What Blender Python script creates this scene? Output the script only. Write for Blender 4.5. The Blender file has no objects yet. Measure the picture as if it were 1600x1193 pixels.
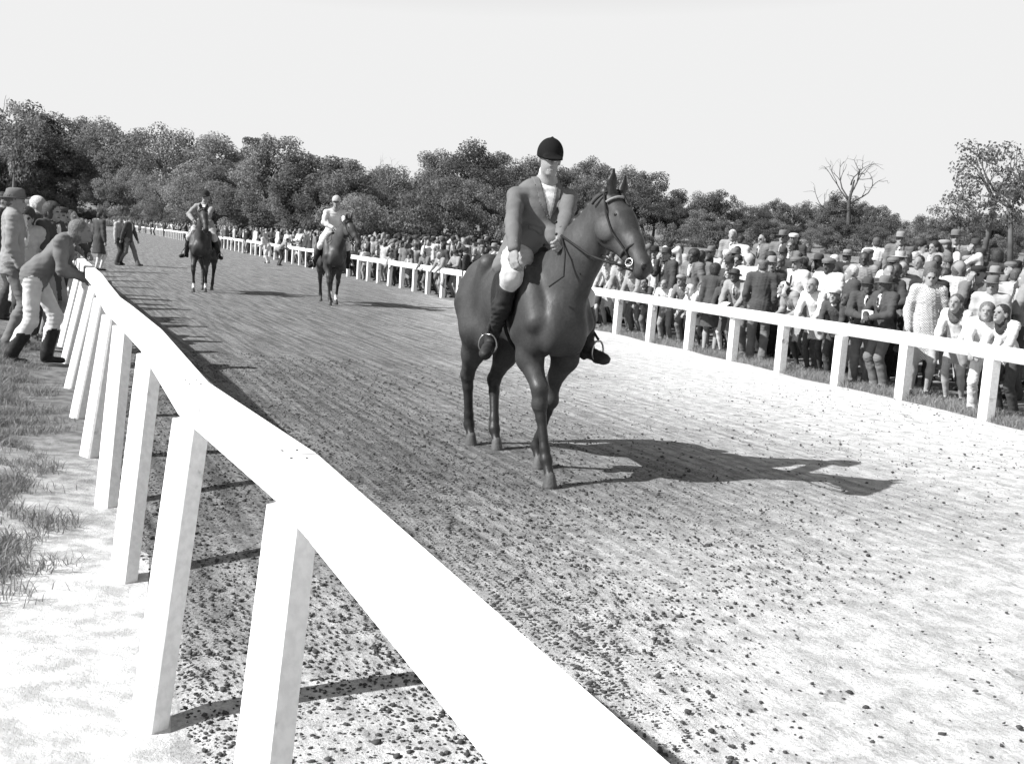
import bpy, math, random
import numpy as np
from mathutils import Vector, Matrix
random.seed(7); RNG = np.random.default_rng(7)
R = math.radians
C = bpy.context.scene.collection
SC = bpy.context.scene

# ------------------------------------------------------------------ camera
PW, PH, FOC, HZ, ROLL, EYE = 1600, 1193, 1750.0, 378.0, R(3.3), 1.71
PITCH = math.atan((PH/2-HZ)*math.cos(ROLL)/FOC)
_F = Vector((0, math.cos(PITCH), -math.sin(PITCH)))
_R0 = Vector((1, 0, 0)); _U0 = Vector((0, math.sin(PITCH), math.cos(PITCH)))
_R = _R0*math.cos(ROLL) + _U0*math.sin(ROLL)
_U = -_R0*math.sin(ROLL) + _U0*math.cos(ROLL)
cam = bpy.data.cameras.new('camera'); cam.sensor_width = 36; cam.lens = 36*FOC/PW
cam.clip_start = 0.05; cam.clip_end = 3000
co = bpy.data.objects.new('camera', cam); C.objects.link(co)
m3 = Matrix((_R, _U, -_F)).transposed()
co.matrix_world = Matrix.Translation((0, 0, EYE)) @ m3.to_4x4()
SC.camera = co

# ------------------------------------------------------------------ sky, sun, exposure
SUN_EL, SUN_AZ = R(39.5), R(69)          # azimuth: direction the shadows run, measured to the right of straight ahead
SC.view_settings.view_transform = 'Standard'; SC.view_settings.look = 'None'
SC.view_settings.gamma = 1; SC.view_settings.use_curve_mapping = False
SC.view_settings.exposure = 1.22
w = bpy.data.worlds.new('World'); SC.world = w; w.use_nodes = True
nt = w.node_tree; nt.nodes.clear()
sky = nt.nodes.new('ShaderNodeTexSky'); sky.sky_type = 'NISHITA'; sky.sun_disc = False
sky.sun_elevation = SUN_EL; sky.sun_rotation = SUN_AZ + math.pi
sky.dust_density = 0.6; sky.air_density = 1.0
sep = nt.nodes.new('ShaderNodeSeparateColor')            # black-and-white plate behind a red filter: one channel is the grey
lim = nt.nodes.new('ShaderNodeMath'); lim.operation = 'MINIMUM'; lim.inputs[1].default_value = 2.5
bgd = nt.nodes.new('ShaderNodeBackground'); bgd.inputs['Strength'].default_value = 0.15
out = nt.nodes.new('ShaderNodeOutputWorld')
nt.links.new(sky.outputs[0], sep.inputs[0]); nt.links.new(sep.outputs[0], lim.inputs[0]); nt.links.new(lim.outputs[0], bgd.inputs['Color'])
nt.links.new(bgd.outputs[0], out.inputs[0])
sl = bpy.data.lights.new('sun', 'SUN'); sl.energy = 4.0; sl.angle = R(0.5); sl.color = (1, 1, 1)
so = bpy.data.objects.new('sun', sl); C.objects.link(so)
sd = Vector((math.sin(SUN_AZ)*math.cos(SUN_EL), math.cos(SUN_AZ)*math.cos(SUN_EL), -math.sin(SUN_EL)))
so.rotation_euler = sd.to_track_quat('-Z', 'Y').to_euler()

# ------------------------------------------------------------------ picture <-> place
def ray(u, v): return _R*((u-PW/2)/FOC) + _U*((PH/2-v)/FOC) + _F
def G(u, v, z=0.0):                                        # ground point seen at a pixel
    d = ray(u, v); t = (z-EYE)/d.z; return Vector((d.x*t, d.y*t, z))
def P(u, v, Y):                                            # point at a pixel and a distance ahead
    d = ray(u, v); t = Y/d.y; return Vector((d.x*t, Y, EYE+d.z*t))

# ------------------------------------------------------------------ materials
MATS = {}
def mat(name, val, rough=0.8, var=0.15, scale=12.0, bump=0.0, bscale=60.0, spec=0.25, detail=4, sheen=0.0, coord='Object'):
    if name in MATS: return MATS[name]
    m = bpy.data.materials.new(name); m.use_nodes = True; n = m.node_tree; b = n.nodes['Principled BSDF']
    b.inputs['Roughness'].default_value = rough; b.inputs['Specular IOR Level'].default_value = spec
    if sheen: b.inputs['Sheen Weight'].default_value = sheen
    tc = n.nodes.new('ShaderNodeTexCoord'); no = n.nodes.new('ShaderNodeTexNoise')
    no.inputs['Scale'].default_value = scale; no.inputs['Detail'].default_value = detail
    n.links.new(tc.outputs[coord], no.inputs['Vector'])
    mr = n.nodes.new('ShaderNodeMapRange'); mr.inputs[1].default_value = 0.3; mr.inputs[2].default_value = 0.7
    mr.inputs[3].default_value = val*(1-var); mr.inputs[4].default_value = val*(1+var)
    n.links.new(no.outputs[0], mr.inputs[0]); n.links.new(mr.outputs[0], b.inputs['Base Color'])
    if bump:
        n2 = n.nodes.new('ShaderNodeTexNoise'); n2.inputs['Scale'].default_value = bscale; n2.inputs['Detail'].default_value = 3
        bp = n.nodes.new('ShaderNodeBump'); bp.inputs['Strength'].default_value = bump; bp.inputs['Distance'].default_value = 0.02
        n.links.new(tc.outputs[coord], n2.inputs['Vector']); n.links.new(n2.outputs[0], bp.inputs['Height'])
        n.links.new(bp.outputs[0], b.inputs['Normal'])
    MATS[name] = m; return m

TONES = {'white': .52, 'pale grey': .35, 'light grey': .23, 'mid grey': .14, 'dark grey': .06, 'black': .03}
def cloth(t): return mat('cloth '+t, TONES[t], .9, .12, 9, .35, 14, .1)
SKIN = {'fair': mat('skin fair', .23, .6, .1, 20, .1, 40), 'tan': mat('skin tan', .19, .6, .1, 20, .1, 40), 'deep': mat('skin deep', .06, .5, .15, 20, .1, 40)}
HAIR = {'fair': mat('hair fair', .12, .6, .35, 40, .6, 70), 'brown': mat('hair brown', .08, .55, .35, 40, .6, 70), 'dark': mat('hair dark', .03, .5, .35, 40, .6, 70), 'blond': mat('hair blond', .28, .6, .3, 40, .6, 70), 'white': mat('hair white', .5, .6, .15, 40, .5, 70)}
DARK = mat('dark glass', .02, .25, .1); LEATHER = mat('black leather', .022, .6, .3, 14, .15, 30, .2)
TACK = mat('tack leather', .018, .7, .3, 14, .2, 40, .15)
METAL = mat('steel', .28, .35, .1); METAL.node_tree.nodes['Principled BSDF'].inputs['Metallic'].default_value = 1

# ------------------------------------------------------------------ mesh helpers
def new_mesh(name, V, Fc, mi=None, smooth=True):
    me = bpy.data.meshes.new(name)
    V = np.asarray(V, dtype=np.float32); 
    if isinstance(Fc, np.ndarray):
        k = Fc.shape[1]
        me.vertices.add(len(V)); me.vertices.foreach_set('co', V.ravel())
        me.loops.add(Fc.size); me.loops.foreach_set('vertex_index', Fc.astype(np.int32).ravel())
        me.polygons.add(len(Fc)); me.polygons.foreach_set('loop_start', np.arange(0, Fc.size, k, dtype=np.int32))
        if mi is not None: me.polygons.foreach_set('material_index', np.asarray(mi, dtype=np.int32))
        if smooth: me.polygons.foreach_set('use_smooth', np.ones(len(Fc), dtype=bool))
        me.update(calc_edges=True)
    else:
        me.from_pydata(V.tolist(), [], Fc); 
        if mi is not None: me.polygons.foreach_set('material_index', np.asarray(mi, dtype=np.int32))
        if smooth: me.polygons.foreach_set('use_smooth', [True]*len(me.polygons))
        me.update()
    return me
def obj(name, me, mats=None, parent=None, label=None, cat=None, group=None, kind=None, loc=None, rz=0):
    o = bpy.data.objects.new(name, me); C.objects.link(o)
    if mats is not None and me is not None and len(me.materials) == 0:
        for m in (mats if isinstance(mats, (list, tuple)) else [mats]): me.materials.append(m)
    if parent: o.parent = parent
    if loc is not None: o.location = loc
    o.rotation_euler.z = rz
    tag(o, label, cat, group, kind); return o
def tag(o, label=None, cat=None, group=None, kind=None):
    if label: o['label'] = label
    if cat: o['category'] = cat
    if group: o['group'] = group
    if kind: o['kind'] = kind
class MB:
    def __init__(s): s.V = []; s.F = []; s.n = 0
    def add(s, V, F):
        s.V += [tuple(v) for v in V]; s.F += [tuple(i+s.n for i in f) for f in F]; s.n += len(V)
    def tube(s, pts, rad, n=8, cap=True, flat=None):
        pts = [Vector(p) for p in pts]; V = []; F = []
        up = Vector((0, 0, 1)); prev = None
        for i, p in enumerate(pts):
            t = (pts[min(i+1, len(pts)-1)]-pts[max(i-1, 0)]).normalized()
            if prev is None:
                a = t.cross(up); a = a if a.length > 1e-3 else t.cross(Vector((1, 0, 0)))
            else: a = prev - t*prev.dot(t)
            a.normalize(); b = t.cross(a); prev = a
            r = rad[i] if isinstance(rad, (list, tuple)) else rad
            for k in range(n):
                q = 2*math.pi*k/n; V.append(p + a*(r*math.cos(q)) + b*(r*math.sin(q)*(flat or 1)))
        for i in range(len(pts)-1):
            for k in range(n): F.append((i*n+k, i*n+(k+1) % n, (i+1)*n+(k+1) % n, (i+1)*n+k))
        if cap: F.append(tuple(range(n-1, -1, -1))); F.append(tuple((len(pts)-1)*n+k for k in range(n)))
        s.add(V, F)
    def prism(s, prof, A, B, side, up):                    # profile (a along side, b along up) swept A->B
        n = len(prof); V = [A+side*a+up*b for a, b in prof]+[B+side*a+up*b for a, b in prof]
        F = [(k, (k+1) % n, n+(k+1) % n, n+k) for k in range(n)]+[tuple(range(n-1, -1, -1)), tuple(range(n, 2*n))]
        s.add(V, F)
    def lathe(s, prof, n=16, M=None, sx=1, sy=1):
        V = []; F = []
        for r, z in prof:
            for k in range(n):
                q = 2*math.pi*k/n; v = Vector((r*math.cos(q)*sx, r*math.sin(q)*sy, z)); V.append(M @ v if M else v)
        for i in range(len(prof)-1):
            for k in range(n): F.append((i*n+k, i*n+(k+1) % n, (i+1)*n+(k+1) % n, (i+1)*n+k))
        s.add(V, F)
    def mesh(s, name, smooth=True): return new_mesh(name, s.V, s.F, None, smooth)

# ------------------------------------------------------------------ sculpting: blended round cones and ellipsoids -> one continuous skin
def cone(a, b, ra, rb, reg=0, k=.03, flat=None, cut=None): return dict(t='c', a=np.array(a, float), b=np.array(b, float), ra=ra, rb=rb, reg=reg, k=k, flat=flat, cut=cut)
def ell(c, r, reg=0, k=.03, M=None, cut=None): return dict(t='e', c=np.array(c, float), r=np.array(r, float), reg=reg, k=k, M=M, cut=cut)
def chain(pts, rad, reg=0, k=.03, flat=None): return [cone(pts[i], pts[i+1], rad[i], rad[i+1], reg[i] if isinstance(reg, list) else reg, k, flat) for i in range(len(pts)-1)]
def sculpt(prims, vox, smooth=1):
    lo = np.full(3, 1e9); hi = -lo; bb = []
    for p in prims:
        if p['t'] == 'c':
            m = max(p['ra'], p['rb']); l = np.minimum(p['a'], p['b'])-m; h = np.maximum(p['a'], p['b'])+m
        else:
            m = p['r'].max() if p['M'] is not None else p['r']; l = p['c']-m; h = p['c']+m
        bb.append((l, h)); lo = np.minimum(lo, l); hi = np.maximum(hi, h)
    lo = lo-3*vox; n = np.ceil((hi+3*vox-lo)/vox).astype(int)+1
    D = np.full(n, 0.5, np.float32); B = np.full(n, 9.0, np.float32); Rg = np.zeros(n, np.int16)
    ax = [lo[i]+vox*np.arange(n[i]) for i in range(3)]
    for p, (l, h) in zip(prims, bb):
        e = p['k']+2*vox
        i0 = np.maximum(np.floor((l-e-lo)/vox).astype(int), 0); i1 = np.minimum(np.ceil((h+e-lo)/vox).astype(int)+1, n)
        X = ax[0][i0[0]:i1[0], None, None]; Y = ax[1][None, i0[1]:i1[1], None]; Z = ax[2][None, None, i0[2]:i1[2]]
        if p['t'] == 'c':
            a, b = p['a'], p['b']; ba = b-a; L = max(ba@ba, 1e-9)
            t = np.clip(((X-a[0])*ba[0]+(Y-a[1])*ba[1]+(Z-a[2])*ba[2])/L, 0, 1)
            qx = X-a[0]-t*ba[0]; qy = Y-a[1]-t*ba[1]; qz = Z-a[2]-t*ba[2]
            if p['flat']:
                nn, f = p['flat']; dn = (qx*nn[0]+qy*nn[1]+qz*nn[2])*(1/f-1)
                qx = qx+dn*nn[0]; qy = qy+dn*nn[1]; qz = qz+dn*nn[2]
            d = np.sqrt(qx*qx+qy*qy+qz*qz)-(p['ra']+t*(p['rb']-p['ra']))
        else:
            c, r = p['c'], p['r']; x, y, z = X-c[0], Y-c[1], Z-c[2]
            if p['M'] is not None:
                M = p['M']; x, y, z = [M[0][i]*x+M[1][i]*y+M[2][i]*z for i in range(3)]
            k0 = np.sqrt((x/r[0])**2+(y/r[1])**2+(z/r[2])**2); k1 = np.sqrt((x/r[0]**2)**2+(y/r[1]**2)**2+(z/r[2]**2)**2)+1e-9
            d = k0*(k0-1)/k1
        if p['cut'] is not None: d = np.maximum(d, p['cut']-Z)
        s = (slice(i0[0], i1[0]), slice(i0[1], i1[1]), slice(i0[2], i1[2])); A = D[s]; k = p['k']
        hh = np.maximum(k-np.abs(A-d), 0)/k
        D[s] = np.minimum(A, d)-hh*hh*k/4
        w_ = d < B[s]; B[s] = np.where(w_, d, B[s]); Rg[s] = np.where(w_, p['reg'], Rg[s])
    S = D < 0
    cs = np.zeros(n-1, np.int8)
    for dx in (0, 1):
        for dy in (0, 1):
            for dz in (0, 1): cs += S[dx:n[0]-1+dx, dy:n[1]-1+dy, dz:n[2]-1+dz]
    act = (cs > 0) & (cs < 8); I = np.argwhere(act); idx = np.full(n-1, -1, np.int64); idx[act] = np.arange(len(I))
    off = [(a, b, c) for a in (0, 1) for b in (0, 1) for c in (0, 1)]
    val = np.stack([D[I[:, 0]+o[0], I[:, 1]+o[1], I[:, 2]+o[2]] for o in off], 1)
    acc = np.zeros((len(I), 3)); cnt = np.zeros(len(I))
    for i in range(8):
        for j in range(i+1, 8):
            if sum(abs(off[i][q]-off[j][q]) for q in range(3)) != 1: continue
            a, b = val[:, i], val[:, j]; mk = (a < 0) != (b < 0)
            t = np.where(mk, a/np.where(mk, a-b, 1), 0)[:, None]
            acc += mk[:, None]*(np.array(off[i])+t*(np.array(off[j])-np.array(off[i]))); cnt += mk
    V = lo+vox*(I+acc/cnt[:, None]); Q = []
    for axx in range(3):
        sh = [slice(0, n[q]-(1 if q == axx else 0)) for q in range(3)]
        s0 = S[tuple(slice(0, n[q]-1) if q == axx else slice(0, n[q]) for q in range(3))]
        s1 = S[tuple(slice(1, n[q]) if q == axx else slice(0, n[q]) for q in range(3))]
        E = np.argwhere(s0 != s1); b, c = (axx+1) % 3, (axx+2) % 3
        E = E[(E[:, b] > 0) & (E[:, c] > 0) & (E[:, b] < n[b]-1) & (E[:, c] < n[c]-1)]
        sg = s0[tuple(E.T)]
        def cell(db, dc):
            K = E.copy(); K[:, b] -= db; K[:, c] -= dc; return idx[tuple(K.T)]
        q = np.stack([cell(1, 1), cell(0, 1), cell(0, 0), cell(1, 0)], 1)
        q[~sg] = q[~sg][:, ::-1]; Q.append(q)
    Q = np.concatenate(Q); Q = Q[(Q >= 0).all(1)]
    e0 = Q.ravel(); e1 = np.roll(Q, -1, 1).ravel()
    for _ in range(smooth):
        for lam in (.5, -.35):
            A = np.zeros_like(V); cn = np.zeros(len(V))
            np.add.at(A, e0, V[e1]); np.add.at(cn, e0, 1); np.add.at(A, e1, V[e0]); np.add.at(cn, e1, 1)
            V = V+lam*(A/np.maximum(cn, 1)[:, None]-V)
    fc = V[Q].mean(1); gi = np.clip(np.round((fc-lo)/vox).astype(int), 0, n-1)
    return V, Q, Rg[tuple(gi.T)].astype(int)
def join(parts):
    V = []; Q = []; M = []; n = 0
    for v, q, r in parts: V.append(v); Q.append(q+n); M.append(r); n += len(v)
    return np.concatenate(V), np.concatenate(Q), np.concatenate(M)
def xf(M, part, reg=None):
    M = np.array(M); v, q, r = part
    q2 = q[:, ::-1] if np.linalg.det(M[:3, :3]) < 0 else q
    return v@M[:3, :3].T+M[:3, 3], q2, (r if reg is None else np.full(len(r), reg))

_hand = {}
def hand(curl, vox):                                        # wrist at 0, fingers along +x, back of hand +z, thumb on +y
    key = (curl, vox)
    if key in _hand: return _hand[key]
    pr = [cone((-.05, 0, 0), (.03, 0, 0), .026, .03, 0, .02, ((0, 0, 1), .7)), ell((.055, 0, 0), (.048, .04, .017), 0, .015)]
    for i, (y, L) in enumerate(((.03, .075), (.01, .085), (-.011, .078), (-.031, .06))):
        p = Vector((.09, y, 0)); ang = 0; pts = [p.copy()]
        for sgm, fr in enumerate((.45, .32, .23)):
            ang += curl*(1.0 if sgm else .8); p = p+Vector((math.cos(ang), .03*(1.5-i), -math.sin(ang)))*(L*fr); pts.append(p.copy())
        pr += chain([tuple(q) for q in pts], [.0105, .0095, .0088, .0075], 0, .006)
    a = .5*curl
    pr += chain([(.015, .03, -.002), (.045, .055, -.012), (.075, .062-.02*a, -.02-.02*a), (.095, .056-.03*a, -.026-.03*a)], [.015, .013, .011, .009], 0, .01)
    _hand[key] = sculpt(pr, vox, 1); return _hand[key]
def hand_at(wrist, d, back, curl, vox, side, sc=1.0):
    x = Vector(d).normalized(); z = Vector(back); z = (z-x*z.dot(x)).normalized(); y = z.cross(x)*side
    M = Matrix((x*sc, y*sc, z*sc)).transposed().to_4x4(); M.translation = Vector(wrist); return xf(M, hand(curl, vox), 0)
def ik(a, b, l1, l2, pole):
    a, b = Vector(a), Vector(b); d = b-a; L = min(d.length, (l1+l2)*.999); d.normalize(); b = a+d*L
    x = (l1*l1-l2*l2+L*L)/(2*L); h = math.sqrt(max(l1*l1-x*x, 0)); p = Vector(pole); p = (p-d*p.dot(d)).normalized()
    return a+d*x+p*h, b

# ------------------------------------------------------------------ rails, track and terrain
IN_PIX = [(265, 1138), (215, 908), (183, 792), (153, 716), (133, 652), (121, 606)]
inner = [G(u, v) for u, v in IN_PIX]
inner = [Vector((.42, -.75, 0)), Vector((-.03, .72, 0)), Vector((-.435, 2.15, 0))]+inner
NTOP = len(inner)                                          # posts whose heads are known from the picture
for x, y in ((-5.2, 13.1), (-5.95, 14.85), (-6.65, 16.5), (-7.35, 18.1), (-8.1, 19.8), (-8.9, 21.6), (-9.7, 23.4), (-10.5, 25.2), (-11.3, 27), (-12.1, 28.9), (-12.9, 31)): inner.append(Vector((x, y, 0)))
inner_far = [Vector(p) for p in ((-15.3, 37, 0), (-18.5, 45, 0), (-23, 56, 0), (-32, 76, 0), (-44, 100, 0), (-62, 130, 0), (-90, 165, 0), (-130, 195, 0), (-200, 215, 0))]
OUT_PIX = [(1715, 698), (1540, 655), (1408, 622), (1307, 602), (1218, 581), (1143, 562), (1075, 547), (1015, 533), (963, 521), (915, 511), (870, 502), (828, 493.5), (790, 486), (752, 478), (716, 470), (691, 464.5), (668, 459.5), (647, 454.5), (627, 450), (608, 446), (591, 442), (575, 438.5), (560, 435.5),
           (530, 428.5), (500, 421.5), (470, 414.5), (440, 408), (405, 400), (370, 392.5), (335, 385.5), (300, 378.5), (265, 371.5), (230, 365), (195, 359), (165, 354.5), (120, 350)]
outer = [G(u, v) for u, v in OUT_PIX]
outer = [outer[0]+(outer[0]-outer[1])*2, outer[0]+(outer[0]-outer[1])]+outer
def resample(pts, step):
    out_ = [pts[0].copy()]; acc = 0
    for a, b in zip(pts, pts[1:]):
        L = (b-a).length; d = step-acc
        while d <= L: out_.append(a.lerp(b, d/L)); d += step
        acc = L-(d-step)
    return out_
IN_ALL = [inner[0]+(inner[0]-inner[1])*8]+inner+inner_far
OUT_ALL = [outer[0]+(outer[0]-outer[1])*4]+outer+[outer[-1]+Vector((-120, 40, 0))]
def signed(pts, X, Y):                                      # + on the left of the line's direction
    best = np.full(np.shape(X), 1e9); sg = np.zeros(np.shape(X))
    for a, b in zip(pts, pts[1:]):
        dx, dy = b.x-a.x, b.y-a.y; t = np.clip(((X-a.x)*dx+(Y-a.y)*dy)/(dx*dx+dy*dy), 0, 1)
        qx, qy = X-a.x-t*dx, Y-a.y-t*dy; d = np.hypot(qx, qy); w_ = d < best
        best = np.where(w_, d, best); sg = np.where(w_, np.sign(dx*qy-dy*qx), sg)
    return best*sg
def sstep(a, b, x):
    t = np.clip((x-a)/(b-a), 0, 1); return t*t*(3-2*t)
def height(X, Y):
    X = np.asarray(X, float); Y = np.asarray(Y, float)
    di = signed(IN_ALL, X, Y); do = -signed(OUT_ALL, X, Y)
    z = np.where(di > 0, .30*sstep(.2, 2.6, di), 0)
    z = z+np.where(do > 0, 1.9*sstep(.8, 15, do), 0)
    far = np.hypot(X, Y); z = z+6*sstep(60, 260, far)*np.where((do > 0), sstep(10, 60, do), 0)
    return z-.03*np.where((di < 0) & (do < 0), 1, 0)
def hz(x, y): return float(height(np.array([x]), np.array([y]))[0])

def ramp(n, a, b, lo_, hi_, src):
    m_ = n.nodes.new('ShaderNodeMapRange'); m_.interpolation_type = 'SMOOTHSTEP'
    for i, q in enumerate((a, b, lo_, hi_)): m_.inputs[i+1].default_value = q
    n.links.new(src, m_.inputs[0]); return m_.outputs[0]
def math_n(n, op, a, b=None):
    k = n.nodes.new('ShaderNodeMath'); k.operation = op
    for i, q in enumerate((a, b)):
        if q is None: continue
        if isinstance(q, (int, float)): k.inputs[i].default_value = q
        else: n.links.new(q, k.inputs[i])
    return k.outputs[0]
def noise_n(n, vec, scale, detail=3, rough=.55):
    k = n.nodes.new('ShaderNodeTexNoise'); k.inputs['Scale'].default_value = scale; k.inputs['Detail'].default_value = detail
    k.inputs['Roughness'].default_value = rough; n.links.new(vec, k.inputs['Vector']); return k.outputs[0]

def ground_mat(name, track):
    m = bpy.data.materials.new(name); m.use_nodes = True; n = m.node_tree; b = n.nodes['Principled BSDF']
    b.inputs['Roughness'].default_value = 1; b.inputs['Specular IOR Level'].default_value = .05
    g = n.nodes.new('ShaderNodeNewGeometry'); pos = g.outputs['Position']
    xyz = n.nodes.new('ShaderNodeSeparateXYZ'); n.links.new(pos, xyz.inputs[0]); X, Y = xyz.outputs[0], xyz.outputs[1]
    big = noise_n(n, pos, .6, 3); fine = noise_n(n, pos, 48, 5, .8); mid = noise_n(n, pos, 7, 3, .6)
    if track:
        # dark harrowed loam along the inside, overexposure painted paler towards the outer rail and at this end of the strip
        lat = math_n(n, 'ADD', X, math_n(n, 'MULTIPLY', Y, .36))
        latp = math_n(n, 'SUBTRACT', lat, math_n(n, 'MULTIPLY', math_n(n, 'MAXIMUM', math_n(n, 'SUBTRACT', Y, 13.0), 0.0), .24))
        overexp = ramp(n, 2.6, 8.6, 0, 1, math_n(n, 'ADD', latp, math_n(n, 'MULTIPLY', math_n(n, 'SUBTRACT', big, .5), 2.2)))
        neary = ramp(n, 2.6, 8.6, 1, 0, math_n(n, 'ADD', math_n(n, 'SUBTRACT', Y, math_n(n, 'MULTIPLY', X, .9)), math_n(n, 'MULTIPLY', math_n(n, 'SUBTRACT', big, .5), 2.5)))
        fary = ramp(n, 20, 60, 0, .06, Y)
        overexp = math_n(n, 'MAXIMUM', math_n(n, 'MAXIMUM', overexp, neary), fary)
        base = math_n(n, 'ADD', .19, math_n(n, 'MULTIPLY', overexp, .40))
        sp0 = ramp(n, .36, .53, 0, 1, fine); lowv = math_n(n, 'ADD', .36, math_n(n, 'MULTIPLY', overexp, .40)); sp = math_n(n, 'ADD', lowv, math_n(n, 'MULTIPLY', sp0, math_n(n, 'SUBTRACT', 1.06, lowv))); sp2 = ramp(n, .3, .7, .78, 1.2, mid)
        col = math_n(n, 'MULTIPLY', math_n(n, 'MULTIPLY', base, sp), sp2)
        # harrow lines run along the strip
        cb = n.nodes.new('ShaderNodeCombineXYZ'); n.links.new(math_n(n, 'MULTIPLY', math_n(n, 'ADD', X, math_n(n, 'MULTIPLY', Y, .44)), 13.0), cb.inputs[0]); n.links.new(math_n(n, 'MULTIPLY', Y, .5), cb.inputs[1])
        fur = noise_n(n, cb.outputs[0], 1.0, 2)
        fr = math_n(n, 'MULTIPLY', math_n(n, 'SUBTRACT', ramp(n, .32, .68, .62, 1.2, fur), 1), math_n(n, 'SUBTRACT', 1, math_n(n, 'MULTIPLY', overexp, .75))); col = math_n(n, 'MULTIPLY', col, math_n(n, 'ADD', 1, fr))
        vo = n.nodes.new('ShaderNodeTexVoronoi'); vo.inputs['Scale'].default_value = 1.9; wv = n.nodes.new('ShaderNodeVectorMath'); wv.operation = 'ADD'
        nz = n.nodes.new('ShaderNodeTexNoise'); nz.inputs['Scale'].default_value = 9; n.links.new(pos, nz.inputs['Vector']); sc_ = n.nodes.new('ShaderNodeVectorMath'); sc_.operation = 'SCALE'; sc_.inputs[3].default_value = .12
        n.links.new(nz.outputs[1], sc_.inputs[0]); n.links.new(pos, wv.inputs[0]); n.links.new(sc_.outputs[0], wv.inputs[1]); n.links.new(wv.outputs[0], vo.inputs['Vector'])
        hoofm = ramp(n, .09, .16, 1, 0, vo.outputs['Distance']); col = math_n(n, 'MULTIPLY', col, math_n(n, 'SUBTRACT', 1, math_n(n, 'MULTIPLY', hoofm, .22)))
        fine_h = math_n(n, 'SUBTRACT', fine, math_n(n, 'MULTIPLY', hoofm, .9))
        hgt = math_n(n, 'ADD', math_n(n, 'ADD', fine_h, math_n(n, 'MULTIPLY', mid, .8)), math_n(n, 'MULTIPLY', fur, .9))
        dist = .024
    else:
        bleached = ramp(n, 4.5, 9.5, 1, 0, math_n(n, 'ADD', Y, math_n(n, 'MULTIPLY', math_n(n, 'SUBTRACT', big, .5), 4)))  # whiter near end: overexposure painted into the soil colour
        col = math_n(n, 'MULTIPLY', math_n(n, 'ADD', .19, math_n(n, 'MULTIPLY', bleached, .46)), math_n(n, 'ADD', ramp(n, .3, .7, .6, 1.25, mid), math_n(n, 'MULTIPLY', bleached, .12)))
        hgt = fine; dist = .025
    n.links.new(col, b.inputs['Base Color'])
    bp = n.nodes.new('ShaderNodeBump'); bp.inputs['Strength'].default_value = .9; bp.inputs['Distance'].default_value = dist
    n.links.new(hgt, bp.inputs['Height']); n.links.new(bp.outputs[0], b.inputs['Normal'])
    return m
def axis(segs):
    a = []
    for lo_, hi_, st in segs: a += list(np.arange(lo_, hi_, st))
    return np.array(a)
gx = axis([(-900, -200, 60), (-200, -60, 10), (-60, -20, 2.5), (-20, 24, .5), (24, 70, 2.5), (70, 200, 10), (200, 901, 60)])
gy = axis([(-60, -4, 6), (-4, 50, .5), (50, 120, 2.5), (120, 260, 8), (260, 1900, 80)])
GX, GY = np.meshgrid(gx, gy, indexing='ij'); GZ = height(GX, GY)
GZ += np.where(GZ > .03, .03*np.sin(GX*1.7+GY*.6)*np.sin(GY*1.3-GX*.4), 0)
def grid_faces(a, b):
    i = np.arange(a-1)[:, None]*b+np.arange(b-1)[None, :]; i = i.ravel(); return np.stack([i, i+b, i+b+1, i+1], 1)
obj('ground', new_mesh('ground', np.stack([GX, GY, GZ], -1).reshape(-1, 3), grid_faces(*GX.shape)), ground_mat('grass soil', False), kind='structure')
# the racing strip, a sheet between the two rails
def at_len(pts, n_):
    L = np.cumsum([0]+[(b-a).length for a, b in zip(pts, pts[1:])]); tt = np.linspace(0, 1, n_)**1.9*L[-1]
    A = np.array([p[:] for p in pts]); return np.stack([np.interp(tt, L, A[:, i]) for i in range(3)], 1)
NL, NA = 240, 50
a_in, a_out = at_len(IN_ALL, NL), at_len(OUT_ALL, NL)
ts = np.linspace(0, 1, NA); d_ = a_out-a_in; d_ /= np.linalg.norm(d_, axis=1)[:, None]
a_in = a_in-d_*.12; a_out = a_out+d_*(.18+.12*np.sin(np.arange(NL)*1.9)[:, None])
TV = a_in[:, None, :]*(1-ts)[None, :, None]+a_out[:, None, :]*ts[None, :, None]
TV[..., 2] = .0+.006*np.sin(TV[..., 0]*3.1+TV[..., 1]*.9)+.004*np.sin(TV[..., 1]*2.3)
TV[:, 0, 2] = TV[:, -1, 2] = -.035
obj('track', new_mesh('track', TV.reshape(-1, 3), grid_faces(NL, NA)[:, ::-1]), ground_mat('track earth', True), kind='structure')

# ------------------------------------------------------------------ the two rails
def paint_mat():
    m = bpy.data.materials.new('white paint'); m.use_nodes = True; n = m.node_tree; b = n.nodes['Principled BSDF']
    b.inputs['Roughness'].default_value = .6; b.inputs['Specular IOR Level'].default_value = .3
    g = n.nodes.new('ShaderNodeNewGeometry'); pos = g.outputs['Position']
    a = ramp(n, .62, .72, 1, .34, noise_n(n, pos, 3.1, 5, .65)); c = ramp(n, .3, .7, .9, 1.05, noise_n(n, pos, 30, 3))
    mp = n.nodes.new('ShaderNodeMapping'); n.links.new(pos, mp.inputs[0]); mp.inputs['Scale'].default_value = (40, 6, 60)
    gr = noise_n(n, mp.outputs[0], 1, 3)
    n.links.new(math_n(n, 'MULTIPLY', math_n(n, 'MULTIPLY', a, c), .82), b.inputs['Base Color'])
    bp = n.nodes.new('ShaderNodeBump'); bp.inputs['Strength'].default_value = .25; bp.inputs['Distance'].default_value = .004
    n.links.new(gr, bp.inputs['Height']); n.links.new(bp.outputs[0], b.inputs['Normal']); return m
PAINT = paint_mat()
UP = Vector((0, 0, 1))
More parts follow.
